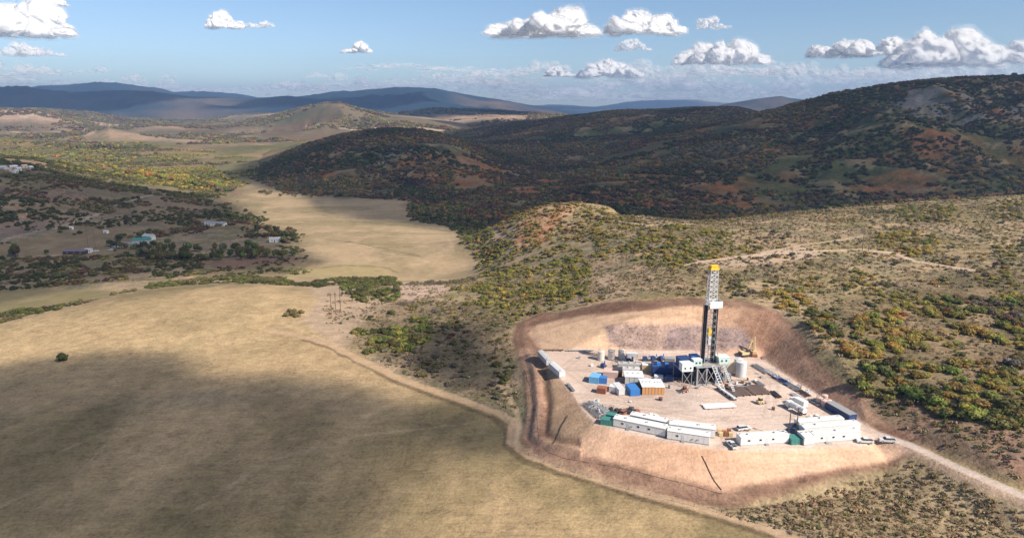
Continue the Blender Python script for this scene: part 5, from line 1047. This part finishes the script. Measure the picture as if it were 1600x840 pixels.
# ------------------------------------------------------------------ vehicles
def wheels(t, xs, w_, r):
    for x in xs:
        for y in (-w_ / 2 + .1, w_ / 2 - .1):
            q = MB().tube((0, -.14, 0), (0, .14, 0), r, seg=14).build('wheel', 'tyre', t, (x, y, r)); MB().tube((0, -.15, 0), (0, .15, 0), r * .5, seg=8).build('rim', 'silver', q)
def pickup(label, px, rz, col, bed=True, group='cars and pickups on the pad'):
    t = thing('pickup_truck' if bed else 'parked_car', label, 'pickup' if bed else 'car', at(*px), rz, group); c = M[col]
    prof = [(-2.8, .45), (2.8, .45), (2.85, .95), (2.6, 1.15), (1.35, 1.22), (-.9, 1.22), (-2.8, 1.22 if bed else 1.15)]
    MB().prism(prof, -.95, .95).build('body', col, t)
    cab = MB(); x0, x1 = (1.3, -.95) if bed else (1.3, -2.5); k = 0
    for (xa, ya, z) in ((x0, .9, 1.22), (x1, .9, 1.22)): pass
    V = [(x0, -.9, 1.22), (x1, -.9, 1.22), (x1, .9, 1.22), (x0, .9, 1.22), (x0 - .7, -.72, 1.85), (x1 + .2, -.72, 1.85), (x1 + .2, .72, 1.85), (x0 - .7, .72, 1.85)]
    cab.V = V; cab.F = [(0, 1, 5, 4), (1, 2, 6, 5), (2, 3, 7, 6), (3, 0, 4, 7)]; cab.build('window', 'glass', t)
    bx(x1 + .15, x0 - .65, -.74, .74, 1.85, 1.93).build('roof', col, t)
    if bed: bx(-2.65, -1.1, -.8, .8, 1.20, 1.235).build('bed', 'dark', t)
    for y in (-.7, .5): bx(2.82, 2.9, y, y + .25, .75, .95).build('headlight', 'silver', t)
    bx(2.8, 2.95, -.9, .9, .4, .6).build('bumper', 'steel', t); wheels(t, (-1.8, 1.8), 1.9, .4); return t
pickup('white pickup parked between the white truck and the right cabins', (1276,655), R(150), 'white'); pickup('white pickup just right of the last front cabin', (1351,691), R(170), 'white'); pickup('silver pickup at the mouth of the access road', (1386,690), R(170), 'lgrey')
pickup('silver car parked behind the single white cabin', (1162,671), R(15), 'lgrey', False); pickup('white pickup parked behind the right roof of the leftmost cabins', (1018,653), R(20), 'white'); pickup('small grey car near the gap between cabins', (1052,662), R(80), 'grey', False)
for i, (u, v, c, w_) in enumerate([(964,645,'dark','leftmost'), (976,646,'rust','second'), (985,643,'dark','third'), (996,647,'rust','fourth')]): pickup(f'{w_} dark car of the row parked behind the left cabins', (u, v), R(30 + 20 * i), c, i % 2 == 0, 'dark cars behind the left cabins')
pickup('dark blue pickup beside the lamp masts', (1241,676), R(120), 'navy'); pickup('dark car half hidden by the right lamp mast', (1250,668), R(20), 'dark', False); pickup('grey pickup close behind the yellow crates', (1143,697), R(100), 'lgrey')
# white tanker truck
t = thing('tanker_truck', 'white tanker truck standing alone on the right of the pad', 'truck', at(1241, 641), R(112)); MB().tube((-5.2, 0, 2.1), (1.6, 0, 2.1), 1.15, seg=18).build('tank', 'white', t); bx(-5.4, 4.6, -.5, .5, .8, 1.1).build('chassis', 'dark', t)
MB().prism([(2.0, .7), (4.7, .7), (4.75, 1.7), (3.9, 1.9), (3.6, 3.0), (2.0, 3.0)], -1.15, 1.15).build('cab', 'white', t); MB().prism([(3.72, 2.0), (3.9, 1.95), (3.66, 2.85), (3.6, 2.85)], -1.0, 1.0).build('windscreen', 'glass', t); wheels(t, (-4.4, -3.2, 3.9), 2.4, .52)
p = at(1247, 634); t = thing('box_truck', 'white box truck parked behind the tanker truck', 'truck', p, R(115)); bx(-3.6, 1.6, -1.2, 1.2, 1.0, 3.4).build('cargo_box', 'white', t); bx(-3.6, 3.6, -.5, .5, .7, 1.0).build('chassis', 'dark', t); MB().prism([(1.8, .6), (3.8, .6), (3.8, 1.7), (3.3, 2.7), (1.8, 2.7)], -1.1, 1.1).build('cab', 'white', t); wheels(t, (-2.6, 2.8), 2.2, .48)
def loader(label, px, rz, col, s=1.0):
    t = thing('skid_loader', label, 'loader', at(*px), rz); MB().prism([(-1.5, .5), (1.3, .5), (1.3, 1.2), (-1.0, 1.5), (-1.5, 1.4)], -.9, .9).build('body', col, t); bx(-.7, .5, -.7, .7, 1.4, 2.5).build('cab', 'glass', t); bx(-.8, .6, -.8, .8, 2.5, 2.6).build('roof', col, t)
    for y in (-1.0, .85): MB().tube((-.9, y, 1.4), (1.9, y, .5), .1).build('lift_arm', col, t)
    MB().prism([(1.9, .1), (2.8, .1), (2.7, .25), (2.1, .3), (2.0, .9), (1.9, .9)], -1.1, 1.1).build('bucket', 'steel', t); wheels(t, (-.9, .8), 1.9, .5)
loader('brown skid loader working in the open middle of the pad', (1069,612), R(200), 'rust'); loader('ochre skid loader below the right pipe rack', (1188,630), R(20), 'ochre')
t = thing('steel_drum', 'short dark drum standing alone in front of the ochre fronted houses', 'drum', at(1032, 625)); MB().tube((0, 0, 0), (0, 0, 1.3), .8, seg=14).build('shell', 'dark', t); MB().tube((0, 0, 1.3), (0, 0, 1.38), .84, seg=14).build('lid', 'rust', t)
# excavator
e0 = at(1164, 556); t = thing('excavator', 'yellow excavator with raised boom at the foot of the back slope', 'excavator', e0, R(15))
for y in (-1.5, .9):
    MB().prism([(-2.2, .3), (-1.8, 0), (1.8, 0), (2.2, .3), (2.2, .7), (1.8, 1.0), (-1.8, 1.0), (-2.2, .7)], y, y + .6).build('track', 'tyre', t)
bx(-2.4, 1.4, -1.4, 1.4, 1.1, 2.4).build('upper_body', 'ochre', t); bx(.2, 1.8, -1.4, -.3, 2.4, 3.4).build('cab', 'glass', t); bx(-3.0, -2.4, -1.3, 1.3, 1.2, 2.3).build('counterweight', 'dark', t)
MB().tube((1.2, .2, 2.0), (3.2, .2, 7.6), .4, .3).build('boom', 'ochre', t); MB().tube((3.2, .2, 7.6), (5.0, .2, 1.4), .3, .2).build('stick', 'ochre', t); MB().prism([(4.6, .2), (5.6, .3), (5.5, 1.3), (4.9, 1.4)], -.5, .9).build('bucket', 'steel', t)
t = thing('crane', 'thin upright yellow crane boom beside the excavator', 'crane', at(1178, 556), R(80))
bx(-2.5, 2.5, -1.2, 1.2, .5, 1.5).build('carrier', 'rust', t); wheels(t, (-1.8, 1.8), 2.4, .5); bx(-1.4, .4, -.9, .9, 1.5, 2.8).build('operator_cab', 'ochre', t); MB().tube((0, 0, 2.4), (.9, 0, 9.6), .3, .2).tube((0, .5, 2.4), (.9, .5, 9.6), .14, .1).build('boom', 'ochre', t); MB().tube((.9, 0, 9.5), (1.0, 0, 3.0), .03).build('hoist_cable', 'dark', t)
# earth heaps
for i, (u, v) in enumerate([(1206,562), (1215,566), (1196,560)]):
    bm = bmesh.new(); bmesh.ops.create_icosphere(bm, subdivisions=3, radius=1); rs = np.random.RandomState(i)
    for q in bm.verts: c_ = q.co.normalized(); f_ = 1 + .3 * float(vnoise(np.array([c_.x * 2 + i]), np.array([c_.y * 2 + c_.z]), 3)[0]); q.co = Vector((c_.x * 2.2 * f_, c_.y * 1.6 * f_, max(-.05, c_.z * 1.1 * f_)))
    me = bpy.data.meshes.new('earth_heap'); bm.to_mesh(me); bm.free(); o = mesh_obj('earth_heap', me, M['brick']); o.location = at(u, v); tag(o, ['middle', 'rightmost', 'leftmost'][i] + ' brown earth heap at the foot of the right cut slope', 'earth heap', 'earth heaps by the right cut slope')

# ------------------------------------------------------------------ fences and wattles on the earthworks
def g3(u, v, dz=0): p = G(u, v); return Vector((p[0], p[1], p[2] + dz))
def dense(pts, step):
    out = []
    for a, b in zip(pts, pts[1:]):
        n_ = max(1, int((Vector(b) - Vector(a)).length / step))
        for i in range(n_): out.append(Vector(a).lerp(Vector(b), i / n_))
    out.append(Vector(pts[-1]))
    for p in out: p.z = float(hz(p.x, p.y))
    return out
def siltfence(label, px, h, name='silt_fence', cat='silt fence', mat='silt', step=3.0):
    pts = dense([g3(u, v) for u, v in px], step); rs = random.Random(3); o0 = pts[0].copy(); t = thing(name, label, cat, o0)
    V = []; F = []
    for i, p in enumerate(pts): q = p - o0; s = rs.uniform(-.25, .25); V += [(q.x + s, q.y, q.z - .1), (q.x + s, q.y, q.z + h * rs.uniform(.8, 1.1)), (q.x + s + .06, q.y + .06, q.z + h), (q.x + s + .06, q.y + .06, q.z - .1)]
    for i in range(len(pts) - 1): k = 4 * i; F += [(k, k + 4, k + 5, k + 1), (k + 1, k + 5, k + 6, k + 2), (k + 2, k + 6, k + 7, k + 3)]
    m = MB(); m.V = V; m.F = F; m.build('fabric', mat, t)
    st0 = MB().box(-.06, .06, -.06, .06, -.2, h + .3).build('stake', 'wood', t, tuple(pts[0] - o0))
    for p in pts[1::2]: o = st0.copy(); COL.objects.link(o); o.parent = t; o.location = p - o0
siltfence('black silt fence curving along the foot of the pad slope', [(820,578),(826,600),(832,622),(839,655),(842,693),(856,706),(877,715),(920,723),(973,732),(1027,745),(1093,762),(1127,771)], .12)
def wattle(label, px, r):
    pts = dense([g3(u, v) for u, v in px], 1.5); o0 = pts[0].copy(); rs = random.Random(4); m = MB(); m.path([p - o0 + Vector((rs.uniform(-.12, .12), 0, r * .7)) for p in pts], r, 6); t = thing('straw_wattle', label, 'wattle', o0, 0, 'dark wattles laid down the pad slope'); m.build('roll', 'silt', t)
wattle('dark wattle slanting down the left part of the pad slope', [(887,650),(875,670),(863,693)], .2); wattle('dark wattle running down the slope below the single cabin', [(1097,712),(1106,730),(1115,750),(1127,765)], .16)
def wirefence(label, px, step=6):
    pts = dense([g3(u, v) for u, v in px], step); o0 = pts[0].copy(); t = thing('wire_fence', label, 'fence', o0); p0 = MB().box(-.07, .07, -.07, .07, -.2, 1.2).build('post', 'wood', t, (0, 0, 0))
    for p in pts[1:]: o = p0.copy(); COL.objects.link(o); o.parent = t; o.location = p - o0
    for z in (.5, .8, 1.1): MB().path([p - o0 + Vector((0, 0, z)) for p in pts], .02, 3).build('wire', 'steel', t)
wirefence('post and wire fence along the track below the works', [(560,552),(620,580),(700,608),(788,645),(806,672),(803,700),(850,722),(950,756),(1050,782),(1120,800),(1200,822),(1275,846)])

# ------------------------------------------------------------------ poles
def pole(label, px, h, group, arm=0, lean=0):
    p = g3(*px); t = thing('power_pole', label, 'power pole', p, 0, group); MB().tube((0, 0, -.5), (lean, 0, h), .26, .18, seg=8).build('pole', 'wood', t)
    if arm: bx(-arm + lean, arm + lean, -.1, .1, h - .9, h - .65).build('cross_arm', 'wood', t); [MB().tube((x, 0, h - .65), (x, 0, h - .2), .1, seg=6).build('insulator', 'lgrey', t) for x in (-arm * .9 + lean, arm * .9 + lean)]
for i, (u, v, h, w_) in enumerate([(518,492,14,'left'), (525,490,14.5,'middle'), (532.5,488,15.5,'right')]): pole(w_ + ' one of three timber poles at the field edge', (u, v), h, 'three timber poles at the field edge', arm=.9 if i == 0 else 0)
def hframe(label, px, w_, h, n_=2, group='timber H-frame power poles'):
    p = g3(*px); t = thing('power_pole', label, 'power pole', p, 0, group)
    for i in range(n_): MB().tube(((i - (n_ - 1) / 2) * w_, 0, -2), ((i - (n_ - 1) / 2) * w_, 0, h), .28, .2, seg=7).build('pole', 'wood', t)
    bx(-w_ * n_ * .75, w_ * n_ * .75, -.15, .15, h - 1.6, h - 1.25).build('cross_arm', 'wood', t); MB().tube((-w_ / 2, .2, h * .45), (w_ / 2, .2, h * .75), .08).tube((w_ / 2, .2, h * .45), (-w_ / 2, .2, h * .75), .08).build('cross_brace', 'wood', t)
    for x in (-w_ * n_ * .7, 0, w_ * n_ * .7): MB().tube((x, 0, h - 1.6), (x, 0, h - 2.6), .12, seg=6).build('insulator', 'dark', t)
hframe('H-frame timber power pole on the lit ridge', (1352,392), 4.2, 15.5); hframe('H-frame timber power pole beside the farm on the left', (144,388), 8.0, 27, group='timber H-frame power poles'); hframe('H-frame power pole in the brush behind the derrick', (975,418), 3.0, 11)

# ------------------------------------------------------------------ farm and houses in the valley
def barn(label, px, L, W, h, rz, wall='grey', roof='grey', ridge=1.6, cat='barn', name='barn', win=3, group='farm buildings in the shaded valley', chim=False):
    p = g3(*px); t = thing(name, label, cat, p, R(rz), group); bx(-L / 2, L / 2, -W / 2, W / 2, -1.2, h).build('wall', wall, t)
    MB().prismx([(-W / 2 - .4, h + .004), (W / 2 + .4, h + .004), (0, h + ridge)], -L / 2 - .4, L / 2 + .4).build('roof', roof, t)
    for i in range(win): x = -L / 2 + L * (i + .6) / (win + .2); f = bx(x - .7, x + .7, -W / 2 - .06, -W / 2, h * .35, h * .75).build('window', 'white', t); bx(x - .55, x + .55, -W / 2 - .08, -W / 2 - .06, h * .38, h * .72).build('pane', 'glass', f)
    bx(-.6, .6, -W / 2 - .07, -W / 2, -.9, h * .7).build('door', 'dark', t)
    if chim: bx(L * .2, L * .2 + .8, -.4, .4, h, h + ridge + 1).build('chimney', 'brick', t)
barn('long low dark purple roofed barn left of the farm power pole', (119,396), 22, 8, 3.2, 2, 'silt', 'purp', 1.4)
barn('pale shed at the right end of the long dark barn', (139,394), 6, 6, 3.4, 10, 'white', 'lgrey', 1)
barn('green roofed farmhouse among the trees', (222,380), 18, 9, 4.0, 12, 'grey', 'teal', 2.6, 'house', 'farmhouse', chim=True); barn('grey roofed barn just behind the green roofed farmhouse', (233,374), 12, 8, 4.5, -20, 'lgrey', 'grey', 2.2)
barn('small pale outbuilding left of the farmhouse', (184,385), 9, 6, 3, 5, 'white', 'steel', 1.4); barn('dark roofed outbuilding between farmhouse and power pole', (197,384), 8, 6, 3, -12, 'grey', 'steel', 1.4)
barn('low grey shed right in front of the farmhouse', (207,384), 7, 5, 3, 3, 'grey', 'steel', 1.2)
barn('white house with a dark roof on the bare rise above the farm', (340,352), 22, 8, 3.4, -4, 'white', 'steel', 1.9, 'house', 'house', 5, 'lone houses in the valley', True); barn('small white cabin at the left end of the white house on the rise', (324,350), 6, 6, 3, 4, 'white', 'steel', 1.2, 'house', 'house', 1, 'lone houses in the valley')
barn('small grey roofed house at the edge of the golden meadow', (430,377), 12, 8, 3.4, 10, 'lgrey', 'grey', 1.8, 'house', 'house', 2, 'lone houses in the valley')
barn('tiny white shed beside the road above the farm', (112,358), 3.5, 3, 2.6, 0, 'white', 'white', .8, 'shed', 'shed', 1); barn('tiny pale shed on the bare rise behind the farm trees', (166,364), 4.5, 4, 2.6, 0, 'white', 'lgrey', .9, 'shed', 'shed', 1)
for i, (u, v, L) in enumerate([(6,264,20), (14,267,16), (22,263,22), (30,266,14), (38,262,18), (48,264,14), (24,270,18)]):
    barn(['leftmost', 'second', 'third', 'fourth', 'fifth', 'last', 'nearest'][i] + ' pale building of the distant hamlet on the left edge', (u, v), L * .45, 6, 3.2, 15 * i, ['white', 'beige', 'pink'][i % 3], ['lgrey', 'pink', 'white'][i % 3], 2.2, 'house', 'house', 2, 'houses of the distant hamlet')
# farm cars
def fcar(label, px, col, rz):
    t = pickup(label, (900, 600), R(rz), col, True, 'vehicles parked at the farm'); t.location = g3(*px); t.scale = (1, 1, 1)
fcar('white pickup parked beside the long barn', (150,393), 'white', 30); fcar('silver pickup parked left of the farmhouse', (172,391), 'lgrey', 70); fcar('dark pickup parked in the farm yard', (180,392), 'dark', 110)

# ------------------------------------------------------------------ trees
CROWN = [leaf_mesh('crown', 420, .085, 600 + i, lobes=7 + i % 3, hgt=1.15, spread=.6) for i in range(4)]
def trunk_mesh(seed):
    rs = random.Random(seed); m = MB(); m.tube((0, 0, -.1), (.02, 0, .42), .07, .045, seg=7)
    for i in range(5): a = i * 1.26 + rs.random(); m.tube((.02, 0, .25 + .06 * i), (.4 * math.cos(a), .4 * math.sin(a), .75 + .1 * rs.random()), .03, .012, seg=5)
    me = bpy.data.meshes.new('trunk'); me.from_pydata(m.V, [], m.F); me.materials.append(BARK); return me
TRK = [trunk_mesh(i) for i in range(3)]; ntree = 0
def tree(px, r, h, kn, label, group, xy=None):
    global ntree; ntree += 1; p = Vector((*xy, float(hz(*xy)))) if xy is not None else g3(*px); rs = random.Random(ntree); t = thing('tree', label, 'tree', p, rs.uniform(0, 6.28), group)
    a = mesh_obj('trunk', TRK[ntree % 3], parent=t); a.scale = (r, r, h); b = mesh_obj('crown', CROWN[ntree % 4], parent=t); b.scale = (r, r, h * .62); b.location = (0, 0, h * .18); b['tint'] = [v * rs.uniform(.75, 1.25) for v in PAL[kn]]
rs_ = random.Random(11)
def treerow(pts, n_, r, h, kinds, label, group, jit=3, y0=0):
    P_ = [Vector(G(u, v, y0=y0)) for u, v in pts]; seg = [(b - a).length for a, b in zip(P_, P_[1:])]; tot = sum(seg); plan = []
    for i in range(n_):
        d = tot * (i + rs_.random() * .8) / n_; k = 0
        while k < len(seg) - 1 and d > seg[k]: d -= seg[k]; k += 1
        p = P_[k].lerp(P_[k + 1], d / seg[k]); s = rs_.uniform(.7, 1.25); kn = rs_.choice(kinds)
        plan.append((r * s, h * s, kn, (p.x + rs_.uniform(-jit, jit), p.y + rs_.uniform(-jit, jit))))
    for kn in sorted(set(q[2] for q in plan)):
        sub = [q for q in plan if q[2] == kn]; pq = [uv(*q[3], float(hz(*q[3]))) for q in sub]
        for q, l_ in zip(sub, singled(len(sub), [a[0] for a in pq], [a[1] for a in pq])): tree(None, q[0], q[1], kn, ((l_ + ' ') if l_ else '') + label.replace('*', WORD[kn]), group, xy=q[3])
treerow([(214,402),(260,407),(310,404),(350,405),(395,402),(415,398)], 40, 4.2, 11, ['dark', 'dark', 'green', 'olive'], '* tree in the long belt below the farm', 'trees of the belt below the farm', 9)
treerow([(225,392),(280,392),(340,392),(400,390)], 22, 4.0, 10, ['dark', 'green', 'olive'], '* tree at the back of the belt below the farm', 'trees at the back of the farm belt', 8)
treerow([(180,376),(205,370),(240,372)], 9, 3.6, 8, ['dark', 'olive'], '* tree close round the farmhouse', 'trees round the farmhouse', 5)
treerow([(290,352),(318,350)], 7, 3.4, 7.5, ['dark', 'olive'], '* tree left of the white house on the rise', 'trees by the white house', 4)
treerow([(410,372),(470,376)], 8, 4.5, 9, ['dark', 'green'], '* tree beside the small house at the meadow edge', 'trees by the meadow edge house', 6)
treerow([(365,398),(450,402),(470,400)], 9, 4.2, 9, ['dark', 'green'], '* tree at the left edge of the golden meadow', 'trees at the left meadow edge', 7)
treerow([(262,303),(300,304),(345,326),(400,352),(465,382)], 34, 3.8, 7, ['dark', 'dark', 'olive'], '* tree between farm hill and meadow', 'trees between farm hill and meadow', 7)
treerow([(170,385),(205,390),(240,388),(262,384)], 12, 3.4, 8, ['dark', 'olive'], '* tree in front of the farm buildings', 'trees in front of the farm buildings', 4)
treerow([(20,402),(30,400)], 2, 4.4, 12, ['dark'], '* tree standing alone left of the long barn', 'tall trees left of the long barn', 2)
tree((24,400), 4.6, 15, 'dark', 'tallest dark tree on the left edge beyond the field', None); tree((73,398), 2.6, 7, 'dark', 'small dark tree on bare ground left of the long barn', None)
treerow([(332,299),(350,300),(368,297)], 9, 6.5, 12, ['green', 'olive', 'grey'], '* cottonwood in the grove heading the meadow', 'cottonwoods at the head of the meadow', 12, y0=900)
treerow([(95,236),(150,232),(200,233)], 26, 5, 20, ['grey', 'olive', 'lime'], '* poplar in the row on the sunlit valley floor', 'poplars on the sunlit valley floor', 25, y0=1400)
treerow([(180,268),(240,278),(300,290),(330,296)], 40, 6.5, 13, ['lime', 'yellow', 'lime', 'green'], '* tree along the sunlit creek', 'trees along the sunlit creek', 22, y0=1100)
treerow([(110,255),(150,262),(150,255),(100,247)], 20, 7, 14, ['lime', 'yellow', 'lime'], '* tree in the sunlit grove at the hill foot', 'trees in the sunlit grove', 30, y0=1100)
treerow([(645,325),(690,345),(760,352)], 26, 4.6, 8, ['dark', 'olive'], '* tree at the foot of the shaded hills', 'trees at the foot of the shaded hills', 14, y0=700)
treerow([(400,300),(450,307),(540,308)], 22, 4.2, 7, ['dark', 'olive'], '* tree on the shaded far side of the meadow', 'trees on the far side of the meadow', 14, y0=900)
tree(None, 9, 14, 'dark', 'lone dark tree on the skyline of the big shaded hill', None, xy=(ax(1583,122) * 2170, 2170))

# ------------------------------------------------------------------ haze: one closed box of thin air round the camera and the land
def haze():
    bm = bmesh.new(); bmesh.ops.create_cube(bm, size=1)
    for v in bm.verts: v.co = ((v.co.x) * 50000, 8400 + v.co.y * 23200, 245 + v.co.z * 800)
    me = bpy.data.meshes.new('haze'); bm.to_mesh(me); bm.free()
    m = bpy.data.materials.new('haze_air'); m.use_nodes = True; nt = m.node_tree; nt.nodes.remove(nt.nodes['Principled BSDF'])
    v = nt.nodes.new('ShaderNodeVolumePrincipled'); v.inputs['Color'].default_value = (.40, .62, 1, 1); v.inputs['Density'].default_value = 6.6e-5
    v.inputs['Anisotropy'].default_value = 0.2
    nt.links.new(v.outputs[0], nt.nodes['Material Output'].inputs['Volume'])
    tag(mesh_obj('haze', me, m), kind='stuff')
haze()
